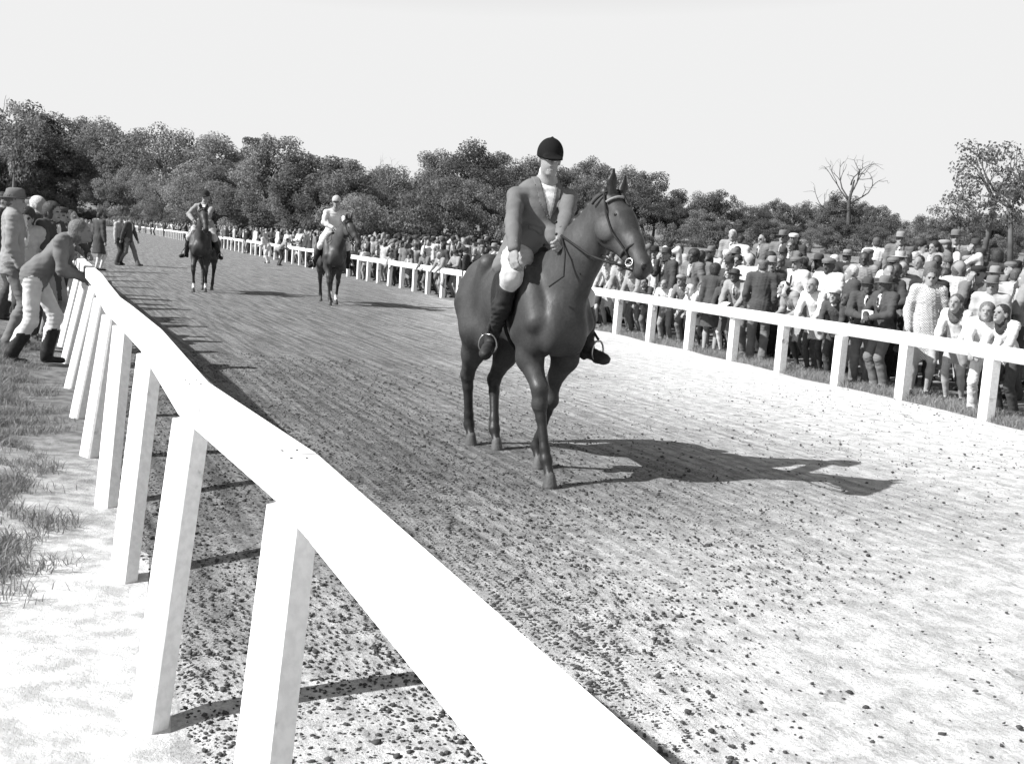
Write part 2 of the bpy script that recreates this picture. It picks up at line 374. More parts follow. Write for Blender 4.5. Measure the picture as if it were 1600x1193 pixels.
def build_rail(pts, top, bw, bh, pw, pd, lean, label, span, side_sign, jit=.012, tops_=None, tops=None, twist=0.0):
    tops_ = tops
    root = obj('running_rail', None, label=label, cat='rail', loc=pts[0])
    base = pts[0].copy(); posts = [p-base for p in pts]; heads = []
    for i, p in enumerate(posts):
        a, b = posts[max(i-1, 0)], posts[min(i+1, len(posts)-1)]
        t = (b-a).normalized(); s = t.cross(UP).normalized()           # s: right of travel
        jz = random.uniform(-jit, jit); jl = random.uniform(-jit, jit)
        ln = s*(lean+jl)
        hd = tops_[i]-base if tops_ else p+ln+UP*(top+jz)
        e = hd-UP*(bh+.002)
        if tops_: e = hd-s*.012; e.z = hd.z-bh-.002
        q = p-(e-p)*(.25/e.z); x = MB()
        c = .012
        prof = [(-pw/2+c, -pd/2), (pw/2-c, -pd/2), (pw/2, -pd/2+c), (pw/2, pd/2-c), (pw/2-c, pd/2), (-pw/2+c, pd/2), (-pw/2, pd/2-c), (-pw/2, -pd/2+c)]
        ct, st_ = math.cos(twist), math.sin(twist); x.prism(prof, q, e, t*ct+s*st_, s*ct-t*st_)
        obj('post', x.mesh('post', False), PAINT, root); heads.append(hd)
    i = 0
    while i < len(posts)-1:
        j = min(i+span, len(posts)-1); A, B = heads[i], heads[j]; t = (B-A).normalized(); s = t.cross(UP).normalized(); u = s.cross(t)
        c = .014; prof = [(-bw/2+c, -bh), (bw/2-c, -bh), (bw/2, -bh+c), (bw/2, -c), (bw/2-c, 0), (-bw/2+c, 0), (-bw/2, -c), (-bw/2, -bh+c)]
        g = .004; x = MB(); x.prism(prof, A+t*g, B-t*g, s, u)
        bd = obj('rail_board', x.mesh('rail_board', False), PAINT, root); i = j
        if A.length < 9 and side_sign > 0:
            for end, sg in ((A, 1), (B, -1)):
                for dz in (-.035, -.09):
                    nl = MB(); nl.lathe([(0, .002), (.005, .0015), (.006, -.001)], 8, Matrix.Translation(end+t*(sg*.05)+s*(dz*.7+.03)+u*.0005) @ Matrix((s, t, u)).transposed().to_4x4()); obj('nail', nl.mesh('nail'), METAL, bd)
    return root
EDGE = [G(u, v, 1.15) for u, v in ((1230, 1330), (1065, 1193), (890, 1052), (715, 915), (600, 796), (500, 705), (450, 668), (416, 645), (365, 616), (333, 598), (305, 571), (277, 537), (251, 508), (222, 485), (194, 468), (168, 437), (158, 423), (148, 415), (138, 405))]
EDGE = [EDGE[0]+(EDGE[0]-EDGE[1])*6]+EDGE
def near_edge(p):
    best = None
    for a, b in zip(EDGE, EDGE[1:]):
        d = b-a; t = min(max((p-a).dot(d)/d.dot(d), 0), 1); q = a+d*t
        if best is None or (q-p).length < best[0]: best = ((q-p).length, q, d.normalized())
    return best[1]+best[2].cross(UP).normalized()*-.058      # middle of the beam, left of its outer edge
def u_of(p):
    d = p-Vector((0, 0, EYE)); return PW/2+FOC*d.dot(_R)/d.dot(_F)
def on_beam(u):                                            # middle of the beam where its underside shows at picture column u
    best = None
    for a, b in zip(EDGE[1:], EDGE[2:]):
        n_ = (b-a).normalized().cross(UP).normalized()
        for i in range(40):
            q = a.lerp(b, i/40)-n_*.058; e_ = abs(u_of(q-UP*.132)-u)
            if best is None or e_ < best[0]: best = (e_, q)
    return best[1]
HEAD_U = {2: 466, 3: 305, 4: 238, 5: 196}
TOPS = []; OFF = None
for k, p in enumerate(inner):
    if p.y < 12: q = on_beam(HEAD_U[k]) if k in HEAD_U else near_edge(Vector((p.x+.06, p.y+.25, 1.15))); OFF = q-p; last = k
    else: q = p+OFF.lerp(Vector((.16, .05, 1.12)), min((k-last)/5, 1))
    q.z = 1.15 if k < last+4 else 1.12
    TOPS.append(q)
inner = [p+Vector((-.085, .05, 0)) for p in inner]
build_rail(inner, 1.15, .115, .13,   .11, .10, .125, 'white wooden rail in the left foreground, curving away beside the grass bank', 1, 1, tops=TOPS, twist=R(-38))
far_in = resample([inner[-1]]+inner_far[:5], 3.0)
build_rail(far_in[:28], .93, .16, .15, .15, .12, .0, 'far white rail on the left where the distant spectators stand', 2, 1)
near_out = outer[:25]
build_rail(near_out, .86, .15, .16, .15, .13, .015, 'white wooden rail on the right with the crowd pressed against it', 2, -1)
far_out = resample(outer[24:-2], 1.9)
build_rail(far_out[:75], .86, .16, .15, .15, .12, .0, 'distant continuation of the right rail bending left behind the riders', 2, -1)

# ------------------------------------------------------------------ people
# material slots of every standing figure
SK, TOP, BOT, SHOE, SHIRT, HR, DK, LEG = range(8)
POSES = {  # hands: left target, right target, lean degrees (figure faces -y, its left is +x)
    'down': ((.25, -.04, .80), (-.25, -.02, .80), 2), 'lean': ((.17, -.50, .95), (-.15, -.50, .96), 24), 'cross': ((-.10, -.25, 1.17), (.11, -.27, 1.20), 0),
    'pocket': ((.22, -.07, .90), (-.22, -.07, .90), 1), 'face': ((.22, -.05, .84), (-.05, -.22, 1.46), 2), 'hold': ((.07, -.30, 1.10), (-.07, -.31, 1.12), 3),
    'walk': ((.23, -.22, .86), (-.23, .16, .86), 4), 'behind': ((.05, .17, .95), (-.05, .18, .97), -3), 'glass': ((.07, -.2, 1.56), (-.07, -.2, 1.56), 0),
    'bend': ((.16, -.46, .93), (-.05, -.52, .95), 40), 'hip': ((.24, .02, 1.0), (-.24, -.05, .82), 0)}
def head_prims(M, hair='short', shades=False, near=True, sc=1.0):
    pr = []
    def e(c, r, reg, k=.02): pr.append(ell(M @ Vector(tuple(q*sc for q in c)), tuple(q*sc for q in r), reg, k, np.array(M.to_3x3())))
    def c_(a, b, ra, rb, reg, k=.015): pr.append(cone(M @ (Vector(a)*sc), M @ (Vector(b)*sc), ra*sc, rb*sc, reg, k))
    # np matrix columns are the head axes
    for q in pr: pass
    e((0, .012, .035), (.074, .095, .088), SK); e((0, -.022, -.045), (.058, .068, .075), SK, .03)
    if near:
        c_((0, -.088, .0), (0, -.105, -.028), .011, .016, SK, .015); e((0, -.083, .027), (.05, .018, .012), SK, .015)
        e((0, -.075, -.095), (.025, .02, .018), SK, .02)
        for s in (1, -1):
            e((s*.076, .012, -.008), (.012, .024, .034), SK, .008)
            if shades: e((s*.032, -.09, .008), (.025, .012, .015), DK, .002)
            else: e((s*.03, -.080, .008), (.0115, .0095, .0055), HR, .002)
        e((0, -.087, -.062), (.018, .006, .0045), HR, .002)
    else:
        e((0, -.09, -.01), (.016, .02, .03), SK)
    if hair == 'short': e((0, .028, .052), (.08, .093, .084), HR, .008); e((0, .07, .0), (.066, .045, .06), HR, .01)
    elif hair == 'bob': e((0, .026, .055), (.095, .1, .09), HR, .01); e((0, .05, -.01), (.1, .075, .11), HR, .02)
    elif hair == 'puff': e((0, .03, .075), (.115, .115, .1), HR, .01); e((0, .06, .01), (.1, .075, .09), HR, .02)
    elif hair == 'long': e((0, .026, .052), (.088, .097, .086), HR, .01); e((0, .07, -.08), (.09, .055, .16), HR, .02)
    elif hair == 'bald': e((0, .075, -.01), (.068, .035, .045), HR, .008)
    return pr
def rot_head(yaw, pitch, tilt=0): return Matrix.Rotation(R(yaw), 4, 'Z') @ Matrix.Rotation(R(pitch), 4, 'X') @ Matrix.Rotation(R(tilt), 4, 'Y')
def folds(part, regs, amp, seed=0, f=1.0):                  # creases and drape in cloth
    V, Q, r = part; a, b, c, d = (V[Q[:, i]] for i in range(4)); nf = np.cross(c-a, d-b); N = np.zeros_like(V)
    for i in range(4): np.add.at(N, Q[:, i], nf)
    N /= np.linalg.norm(N, axis=1)[:, None]+1e-12
    wv = np.zeros(len(V)); mk = np.isin(r, regs)
    for i in range(4): wv[Q[mk, i]] = 1
    x, y, z = V.T*f; q = seed
    h = np.sin(38*x+21*np.sin(9*z+q)+q)*np.sin(13*z+9*np.sin(7*x+1.3*q)+14*y)+.7*np.sin(24*z+14*np.sin(13*x+q)+40*y)*np.sin(31*x-34*y+q)
    return V+N*(amp*wv*h)[:, None], Q, r
_fig = {}
def figure(pose='down', wear='suit', hair='short', shades=False, yaw=0, nod=0, kid=False, feet='stand', vox=.016, girth=1.0, mods=None):
    key = (pose, wear, hair, shades, yaw, nod, kid, feet, vox, girth)
    if key in _fig: return _fig[key]
    hl, hr_, lean = POSES[pose]; near = vox < .022
    Lm = Matrix.Translation((0, 0, .93)) @ Matrix.Rotation(R(lean), 4, 'X') @ Matrix.Translation((0, 0, -.93))
    T = lambda *q: Lm @ Vector(q)
    wm = wear in ('coat', 'dress', 'skirt', 'scarfcoat'); g = girth
    shw = .165 if wm else .19
    MT = np.array(Lm.to_3x3()); pr = []
    def te(c, r, reg, k=.05): pr.append(ell(T(*c), r, reg, k, MT))
    # legs
    ft = {'stand': ((.10, 0), (-.10, 0)), 'walk': ((.08, -.34), (-.08, .30)), 'apart': ((.15, -.03), (-.15, .03)), 'lean': ((.10, .10), (-.11, .02)), 'step': ((.1, -.12), (-.1, .2))}[feet]
    bare = wear in ('coat', 'dress', 'skirt', 'scarfcoat', 'shorts')
    for s, (fx, fy) in zip((1, -1), ft):
        hip = Vector((s*.09, .0, .90)); ank = Vector((fx, fy+.02, .085 if abs(fy) < .25 or fy < 0 else .13))
        kn, ank = ik(hip, ank, .44, .43, (s*.1, -1, 0)); tr = 1.0 if bare else 1.12
        lr = LEG if bare else BOT
        pr += chain([hip, kn], [.085*g*(1 if bare else 1.14), .058*(1 if bare else 1.3)], lr if wear != 'shorts' else BOT, .05)
        pr += chain([kn, kn.lerp(ank, .35)+Vector((0, .012, 0)), ank], [.056*(1 if bare else 1.33), .056*(1 if bare else 1.3), .036 if bare else .058 if wear == 'wellies' else .07], lr, .03)
        if not bare and wear != 'wellies': pr.append(cone(ank, ank+Vector((0, -.02, -.045)), .07, .074, BOT, .02))
        if wear == 'wellies': pr += chain([kn.lerp(ank, .38), ank.lerp(kn, .1), ank], [.077, .066, .06], SHOE, .02)
        pr += [cone(ank+Vector((0, .025, -.045)), ank+Vector((s*.025, -.16, -.052)), .036, .033, SHOE, .025)]
    # trunk
    te((0, .0, 1.30), (shw*.93*g, .118*g, .21), TOP); te((0, -.005, 1.08), (.155*g, .115*g, .2), TOP)
    pr.append(ell(T(0, .01, .95), (.172*g, .125*g, .14), TOP if wear in ('suit', 'coat', 'scarfcoat', 'dress') else BOT, .05))
    te((0, .03, 1.42), (shw*.95, .075, .085), TOP, .06)
    if wear == 'suit': pr.append(cone((0, .012, .92), (0, .012, .83), .168*g, .185*g, TOP, .03, ((0, 1, 0), .72), .80))
    hem = {'coat': .50, 'scarfcoat': .52, 'dress': .50, 'skirt': .50}.get(wear)
    if hem:
        if kid: hem += .12
        pr.append(cone((0, .01, .95), (0, .01, hem-.05), .165*g, .225*g, TOP if wear != 'skirt' else BOT, .04, ((0, 1, 0), .75), hem))
    if wear in ('suit', 'coat'):
        te((0, -.112, 1.33), (.032, .03, .13), SHIRT, .01)
        if near and wear == 'suit': te((0, -.138, 1.30), (.014, .012, .12), DK, .004)
        if near:
            for s in (1, -1): pr.append(cone(T(s*.06, -.07, 1.45), T(s*.02, -.135, 1.22), .022, .014, TOP, .01))
    if wear in ('sweater', 'wellies'): pr.append(cone(T(0, .008, 1.04), T(0, .008, .93), .158*g, .182*g, TOP, .03, ((0, 1, 0), .76), None))
    if wear in ('sweater', 'shorts', 'wellies'): te((0, -.03, 1.46), (.06, .06, .03), SHIRT, .01)
    # arms
    for s, tg in ((1, hl), (-1, hr_)):
        sh = T(s*shw, .015, 1.42); pole = (s*.6, .9, -.25) if pose not in ('cross', 'hold') else (s*.9, .35, -.5)
        el, wr = ik(sh, tg, .295, .255, pole)
        pr += chain([T(s*shw*.75, .02, 1.43), sh, sh.lerp(el, .5), el, el.lerp(wr, .3), wr], [.07, .07, .066, .059, .057, .047], TOP, .035)
        pr.append(cone(wr, wr+(wr-el).normalized()*.05, .026, .026, SK, .01))
        if not near: pr.append(ell(wr+(wr-el).normalized()*.1, (.045, .04, .055), SK, .02))
    # neck and head
    hs = 1.2 if kid else 1.0
    hp = T(0, -.015, 1.585)+Vector((0, -.02*lean/24, (hs-1)*.09)); HM = Matrix.Translation(hp) @ rot_head(yaw, nod)
    pr.append(cone(T(0, .03, 1.42), hp+Vector((0, .02, -.03)), .06, .052, SK if wear != 'scarfcoat' else SHIRT, .03))
    pr += head_prims(HM, hair, shades, near, hs)
    if mods: pr += mods
    part = sculpt(pr, vox, 1)
    if vox < .03: part = folds(part, (TOP, BOT, SHIRT), .0034, 0, .75)
    if near:
        for s, tg in ((1, hl), (-1, hr_)):
            sh = T(s*shw, .015, 1.42); pole = (s*.6, .9, -.25) if pose not in ('cross', 'hold') else (s*.9, .35, -.5)
            el, wr = ik(sh, tg, .295, .255, pole); d = (wr-el).normalized()
            back = Vector((s, 0, .15)) if pose in ('down', 'walk', 'pocket', 'hip') else Vector((s*.25, -.1, 1))
            if pose in ('face', 'glass'): back = Vector((0, -1, .2))
            part = join([part, hand_at(wr+d*.035, d, back, .45 if pose in ('down', 'walk') else .7, .009, s*-1)])
    me = new_mesh('person', *part)
    res = (me, HM, float(part[0][:, 2].max()), hs); _fig[key] = res; return res

# hats, one mesh of each kind (origin at the middle of the head, peak towards -y)
def hat_mesh(kind):
    m = MB()
    if kind == 'felt hat':
        m.lathe([(.086, .035), (.09, .05), (.088, .10), (.08, .135), (.05, .15), (.0, .138)], 18, None, .92, 1.12)
        m.lathe([(.078, .045), (.115, .038), (.14, .044), (.142, .05), (.115, .046), (.085, .052)], 18, None, .95, 1.12)
    elif kind == 'straw hat':
        m.lathe([(.086, .04), (.09, .05), (.09, .135), (.085, .14), (.0, .142)], 18, None, .95, 1.1)
        m.lathe([(.08, .045), (.16, .04), (.162, .048), (.085, .055)], 18, None, .95, 1.08)
    elif kind == 'flat cap':
        m.lathe([(.085, .045), (.1, .07), (.1, .095), (.07, .12), (.0, .128)], 18, Matrix.Translation((0, -.01, 0)), .98, 1.15)
        m.lathe([(.0, .058), (.05, .056), (.068, .05), (.05, .046), (.0, .046)], 12, Matrix.Translation((0, -.095, .0)), 1.0, .75)
    elif kind == 'headscarf':
        v, q, r = sculpt([ell((0, .025, .04), (.094, .11, .1), 0, .02), ell((0, .03, -.05), (.082, .085, .08), 0, .04), cone((0, -.01, -.11), (0, -.05, -.135), .03, .02, 0, .02), cone((.02, -.05, -.13), (.05, -.08, -.17), .018, .012, 0, .015)], .012, 1)
        k = ~((v[q].mean(1)[:, 1] < -.045) & (v[q].mean(1)[:, 2] < .075) & (v[q].mean(1)[:, 2] > -.10)); return new_mesh('headscarf', v, q[k])
    elif kind == 'riding cap':
        v, q, r = sculpt([ell((0, .015, .045), (.094, .116, .112), 0, .01, None, .012), cone((-.055, -.10, .032), (.055, -.10, .032), .012, .012, 0, .03), ell((0, -.105, .026), (.072, .062, .012), 0, .015), ell((0, .02, .157), (.011, .011, .008), 0, .004)], .007, 1)
        return new_mesh('riding_cap', v, q)
    elif kind == 'jockey cap':
        v, q, r = sculpt([ell((0, .015, .045), (.094, .112, .10), 0, .01, None, .012), ell((0, -.115, .03), (.072, .062, .010), 1, .012)], .008, 1)
        return new_mesh('jockey_cap', v, q, r)
    return m.mesh(kind.replace(' ', '_'))
HATS = {}
def hat(kind, parent, HM, tone, sc=1.0, mats=None):
    if kind not in HATS: HATS[kind] = hat_mesh(kind); [HATS[kind].materials.append(cloth('mid grey')) for _ in range(2)]
    o = obj(kind.replace(' ', '_'), HATS[kind], None, parent)
    o.matrix_local = HM @ Matrix.Diagonal((sc, sc, sc, 1))
    for i in range(2): o.material_slots[i].link = 'OBJECT'; o.material_slots[i].material = (mats or [cloth(tone)]*2)[i]
    return o
PLACED = []
def slots(o, m8):
    for i, m in enumerate(m8): o.material_slots[i].link = 'OBJECT'; o.material_slots[i].material = m
def person(x, y, z, sc, rz, label, group, top='dark grey', bot='dark grey', skin='fair', hairc='brown', hatk=None, hatt='dark grey', shirt='white', legs=None, cat='person', topmat=None, **fk):
    me, HM, zmax, hs = figure(**fk)
    if not me.materials: [me.materials.append(SKIN['fair']) for _ in range(8)]
    o = obj('person', me, None, None, label, cat, group, None, (x, y, z), rz); o.scale = (sc,)*3
    slots(o, [SKIN[skin], topmat or cloth(top), cloth(bot), LEATHER, cloth(shirt), HAIR[hairc], DARK, cloth(legs) if legs else SKIN[skin]])
    if hatk: hat(hatk, o, HM, hatt, hs*1.03)
    PLACED.append((x, y)); return o

us = np.array([p[0] for p in OUT_PIX][::-1], float); rx = np.array([p.x for p in outer[2:]][::-1]); ry = np.array([p.y for p in outer[2:]][::-1])
def rail_xy(u): return float(np.interp(u, us, rx)), float(np.interp(u, us, ry))
def at_rail(u, v, d):                                      # the point d metres behind the outer rail whose head shows at (u, v)
    x, y = rail_xy(u); L = math.hypot(x, y); y2 = y*(1+d/L); return P(u, v, y2)
HATH = {'felt hat': .03, 'straw hat': .03, 'flat cap': .02, 'headscarf': .02, None: 0}
NEARG = 'spectators along the right-hand rail'
TWEED = None
def tweed():
    m = bpy.data.materials.new('tweed check'); m.use_nodes = True; n = m.node_tree; b = n.nodes['Principled BSDF']; b.inputs['Roughness'].default_value = .95
    tc = n.nodes.new('ShaderNodeTexCoord'); ck = n.nodes.new('ShaderNodeTexChecker'); ck.inputs['Scale'].default_value = 62
    ck.inputs['Color1'].default_value = (.5,)*3+(1,); ck.inputs['Color2'].default_value = (.2,)*3+(1,)
    n.links.new(tc.outputs['Object'], ck.inputs[0]); n.links.new(ck.outputs[0], b.inputs['Base Color']); return m
TWEED = tweed()
D0 = dict
# head u, head-top v, metres behind rail, facing (0 = to the camera, negative = to the picture's left, 180 = away), look, label
NEAR = [
 (947, 398, .9, -35, D0(wear='coat', pose='lean', hair='bob', shades=True, top='pale grey', hatk='headscarf', hatt='pale grey', legs='light grey', feet='lean'), 'woman in pale coat, headscarf and sunglasses leaning on rail just past the horse\'s muzzle'),
 (969, 405, .8, -30, D0(wear='coat', pose='lean', hair='bob', top='light grey', hairc='brown', legs='mid grey', feet='lean'), 'grey-coated woman leaning on rail beside the boy with fair hair, neck scarf'),
 (986, 418, .7, -40, D0(wear='sweater', pose='lean', kid=True, top='light grey', bot='mid grey', hairc='fair', feet='lean'), 'fair-haired boy in light grey jacket leaning on the rail under the horse\'s chin'),
 (1006, 434, .8, -40, D0(wear='sweater', pose='lean', kid=True, top='dark grey', bot='mid grey', hairc='dark', skin='tan', feet='lean'), 'dark-haired child in dark jacket leaning on the rail'),
 (1037, 436, .7, -30, D0(wear='sweater', pose='lean', kid=True, top='white', bot='light grey', hairc='fair', feet='lean'), 'curly fair child in white top, elbows on the rail, pale trousers below it'),
 (1011, 396, 1.9, -40, D0(wear='sweater', pose='down', top='white', bot='mid grey', hairc='fair', shades=True), 'person in bright white sweater and sunglasses behind the leaning children'),
 (1024, 383, 2.4, -30, D0(wear='coat', pose='down', top='dark grey', hatk='felt hat', hatt='black', hairc='dark'), 'person in dark coat and black hat right behind the white sweater'),
 (1042, 385, 2.0, -50, D0(wear='suit', pose='face', top='dark grey', bot='dark grey', hairc='dark', hatk='felt hat', hatt='dark grey'), 'young man in dark coat with a hand raised to his mouth'),
 (1061, 380, 2.2, -35, D0(wear='coat', pose='down', hair='bob', top='pale grey', shades=True, hairc='brown'), 'woman in pale belted coat and sunglasses standing in the second row'),
 (1084, 387, 2.0, -45, D0(wear='coat', pose='pocket', hair='puff', top='mid grey', hairc='dark', skin='deep'), 'dark-haired woman in grey coat with pockets behind the white hooded coat'),
 (1064, 428, .9, -40, D0(wear='sweater', pose='lean', kid=True, top='mid grey', bot='mid grey', hatk='flat cap', hatt='light grey', skin='tan', feet='lean'), 'boy in light flat cap leaning on the rail beside the white hooded coat'),
 (1077, 442, .6, -60, D0(wear='coat', pose='lean', kid=True, hair='bob', top='white', hairc='white', legs='dark grey', hatk='headscarf', hatt='white', feet='lean'), 'child in white hooded coat against the rail, white skirts showing under it'),
 (1097, 440, .9, -30, D0(wear='skirt', pose='lean', kid=True, hair='bob', top='white', bot='mid grey', hairc='dark', feet='lean'), 'dark-haired girl in white blouse leaning on the rail'),
 (1112, 383, 2.4, -35, D0(wear='suit', pose='down', top='white', bot='mid grey', hatk='felt hat', hatt='mid grey', shirt='mid grey', skin='tan'), 'man in open white coat over a grey suit with hat'),
 (1119, 410, 1.3, 160, D0(wear='coat', pose='down', hair='puff', top='dark grey', hairc='dark'), 'woman with big dark bouffant hair and dark coat turned away from track'),
 (1130, 434, .8, -35, D0(wear='coat', pose='lean', hair='bob', top='dark grey', hairc='dark', skin='deep', legs='white', feet='lean'), 'person with dark coat stooped over rail beside the leaning man in felt hat'),
 (1147, 419, .75, -38, D0(wear='suit', pose='lean', top='light grey', bot='mid grey', hatk='felt hat', hatt='dark grey', skin='deep', feet='lean'), 'man in light grey suit and dark felt hat with both forearms on the rail'),
 (1140, 399, 2.0, -40, D0(wear='suit', pose='down', top='dark grey', hatk='felt hat', hatt='dark grey'), 'man in dark hat and suit directly behind the leaning grey suit'),
 (1145, 357, 5.5, -20, D0(wear='suit', pose='down', top='light grey', hairc='white', bot='light grey'), 'white-haired man in light grey suit and tie standing tall above the crowd'),
 (1160, 367, 5.0, 130, D0(wear='sweater', pose='down', top='white', hairc='dark'), 'man in white shirt turned away beside the white-haired man'),
 (1152, 384, 3.4, -20, D0(wear='sweater', pose='down', top='mid grey', hairc='dark', skin='deep'), 'young man with short dark hair in grey jacket below the white shirt'),
 (1174, 393, 2.2, 150, D0(wear='coat', pose='down', hair='bob', top='white', hairc='brown', hatk='headscarf', hatt='pale grey'), 'woman in white coat and patterned headscarf seen from behind'),
 (1194, 403, 1.2, 165, D0(wear='suit', pose='pocket', top='dark grey', bot='mid grey', hatk='flat cap', hatt='mid grey', girth=1.08), 'man seen from behind in dark jacket and flat cap near the rail'),
 (1192, 364, 4.2, -60, D0(wear='suit', pose='hip', top='mid grey', bot='dark grey', shades=True, hairc='dark'), 'man in sunglasses facing left with a pale strap on his grey jacket'),
 (1224, 358, 4.8, -30, D0(wear='suit', pose='down', top='mid grey', hatk='felt hat', hatt='mid grey', shades=True), 'man in grey felt hat and glasses behind the woman with crossed arms'),
 (1236, 374, 3.2, -30, D0(wear='coat', pose='cross', hair='bob', top='mid grey', shades=True, hairc='brown', girth=1.06), 'woman in long grey coat standing with crossed arms and sunglasses'),
 (1241, 362, 5.2, -30, D0(wear='suit', pose='down', top='dark grey', hatk='flat cap', hatt='white'), 'man in white cap behind the woman with crossed arms'),
 (1223, 437, .7, -70, D0(wear='coat', pose='bend', hair='bob', top='light grey', hatk='headscarf', hatt='white', legs='dark grey', feet='lean', hairc='dark'), 'woman in white headscarf bending over the rail, dark stockings below'),
 (1267, 433, .8, -40, D0(wear='skirt', pose='lean', kid=True, hair='short', top='white', bot='pale grey', hairc='fair', legs='dark grey', feet='lean'), 'fair-haired child in white sweater at the rail beside the board joint'),
 (1296, 400, 1.9, -45, D0(wear='sweater', pose='hold', top='white', bot='mid grey', hatk='flat cap', hatt='mid grey', skin='deep'), 'man in white jacket and grey flat cap holding a paper, second row'),
 (1302, 449, 1.0, -35, D0(wear='sweater', pose='lean', top='dark grey', bot='dark grey', hatk='flat cap', hatt='white', feet='lean', kid=True), 'person in white cap and dark jacket leaning on the rail beside a bare-headed man'),
 (1320, 457, .75, -60, D0(wear='suit', pose='bend', top='dark grey', bot='mid grey', hair='bald', hairc='dark', skin='deep', feet='lean'), 'bare-headed man in dark jacket bent low over the rail'),
 (1357, 431, .75, -15, D0(wear='suit', pose='hold', top='dark grey', bot='mid grey', hatk='felt hat', hatt='dark grey', shirt='white', skin='deep'), 'man in tilted dark felt hat and open white shirt holding a card above the rail'),
 (1384, 429, .75, -65, D0(wear='suit', pose='hold', top='dark grey', bot='mid grey', hatk='felt hat', hatt='mid grey', shirt='white', skin='deep', girth=1.06), 'man in open dark suit and grey felt hat turned left towards his companion'),
 (1351, 393, 2.2, -20, D0(wear='sweater', pose='pocket', top='light grey', bot='mid grey', hairc='dark', skin='deep'), 'bare-headed young man in zipped grey sweater behind the two felt hats'),
 (1371, 370, 3.8, 165, D0(wear='sweater', pose='down', top='white', bot='mid grey', hairc='brown', girth=1.15), 'broad back in a bright white jacket in the middle rows'),
 (1408, 390, 2.6, -10, D0(wear='suit', pose='behind', top='mid grey', bot='mid grey', hatk='straw hat', hatt='pale grey', skin='tan'), 'man in grey suit and banded straw hat, arms behind his back'),
 (1408, 360, 4.8, -20, D0(wear='suit', pose='down', top='mid grey', hatk='felt hat', hatt='light grey'), 'man in light felt hat behind the straw hat'),
 (1455, 417, 1.0, -12, D0(wear='dress', pose='pocket', hair='bob', shades=True, topmat=TWEED, hairc='brown', legs='pale grey'), 'woman in checked tweed suit and sunglasses standing at the rail'),
 (1500, 404, 1.6, 175, D0(wear='dress', pose='hold', hair='bob', top='white', hairc='brown', hatk='headscarf', hatt='light grey', legs='pale grey'), 'woman in white belted dress with her back to the track'),
 (1442, 372, 4.2, 40, D0(wear='coat', pose='cross', hair='puff', top='pale grey', hairc='dark'), 'woman in pale coat with folded arms and dark hair, chatting'),
 (1460, 375, 4.0, -60, D0(wear='coat', pose='cross', hair='bob', top='light grey', hairc='dark'), 'woman in light coat with folded arms facing left'),
 (1478, 372, 3.4, -100, D0(wear='suit', pose='pocket', top='mid grey', bot='dark grey', hatk='flat cap', hatt='light grey'), 'man in grey suit standing sideways with hands in pockets'),
 (1494, 357, 4.6, -20, D0(wear='suit', pose='down', top='light grey', bot='mid grey', hatk='felt hat', hatt='mid grey'), 'tall man in light suit and hat near the right end'),
 (1525, 371, 2.8, -40, D0(wear='suit', pose='face', top='dark grey', bot='dark grey', hatk='felt hat', hatt='dark grey'), 'man in dark suit and hat with one hand raised near the right end'),
 (1560, 388, 2.6, 170, D0(wear='dress', pose='down', hair='bob', top='dark grey', hairc='dark', legs='white'), 'woman in dark dress with a white collar, rightmost of the standing women'),
 (1490, 458, .8, -40, D0(wear='skirt', pose='lean', kid=True, hair='long', top='white', bot='light grey', hairc='brown', legs='pale grey', feet='lean'), 'girl in white top and light grey skirt at the rail beside the tweed suit'),
 (1538, 470, .55, -30, D0(wear='sweater', pose='lean', kid=True, hair='bob', top='white', bot='white', hairc='fair', feet='lean'), 'fair girl in white shirt leaning at the rail\'s right end'),
 (1562, 474, .6, -60, D0(wear='sweater', pose='lean', kid=True, hair='long', top='white', bot='dark grey', hairc='dark', feet='lean'), 'girl with long dark hair and white shirt beside the last right-hand post'),
]
def rail_base_z(x, y): return max(hz(x, y), 0)
for (u, v, d, rz, kw, lab) in NEAR:
    fk0 = {k: kw[k] for k in kw if k in ('pose', 'wear', 'hair', 'shades', 'kid', 'feet', 'girth')}
    zt = figure(vox=.0145, **fk0)[2]+HATH.get(kw.get('hatk'), 0) if fk0['pose'] not in ('lean', 'bend') else None
    for _ in range(60):
        q = at_rail(u, v, d); gz = rail_base_z(q.x, q.y)
        if zt is None or kw.get('kid'): break
        sc_ = (q.z-gz)/zt
        if sc_ > 1.03 and d < 9: d += .15
        elif sc_ < .93 and d > .8: d -= .1
        else: break
    fk = {k: kw[k] for k in kw if k in ('pose', 'wear', 'hair', 'shades', 'kid', 'feet', 'girth')}
    if fk['pose'] == 'lean' and 'nod' not in kw: fk['nod'] = -12
    if fk['pose'] == 'bend': fk['nod'] = -15
    me, HM, zmax, hs = figure(vox=.0145, **fk)
    sc = (q.z-gz)/(zmax+HATH.get(kw.get('hatk'), 0)); sc = min(max(sc, .55), 1.15)
    kw2 = {k: kw[k] for k in kw if k not in fk}; kw2.update(fk)
    if 'nod' in fk: kw2['nod'] = fk['nod']
    hm = HM.translation*sc; c, s = math.cos(R(rz)), math.sin(R(rz))
    person(q.x-(hm.x*c-hm.y*s), q.y-(hm.x*s+hm.y*c)*.5, gz, sc, R(rz), lab, NEARG, vox=.0145, **kw2)

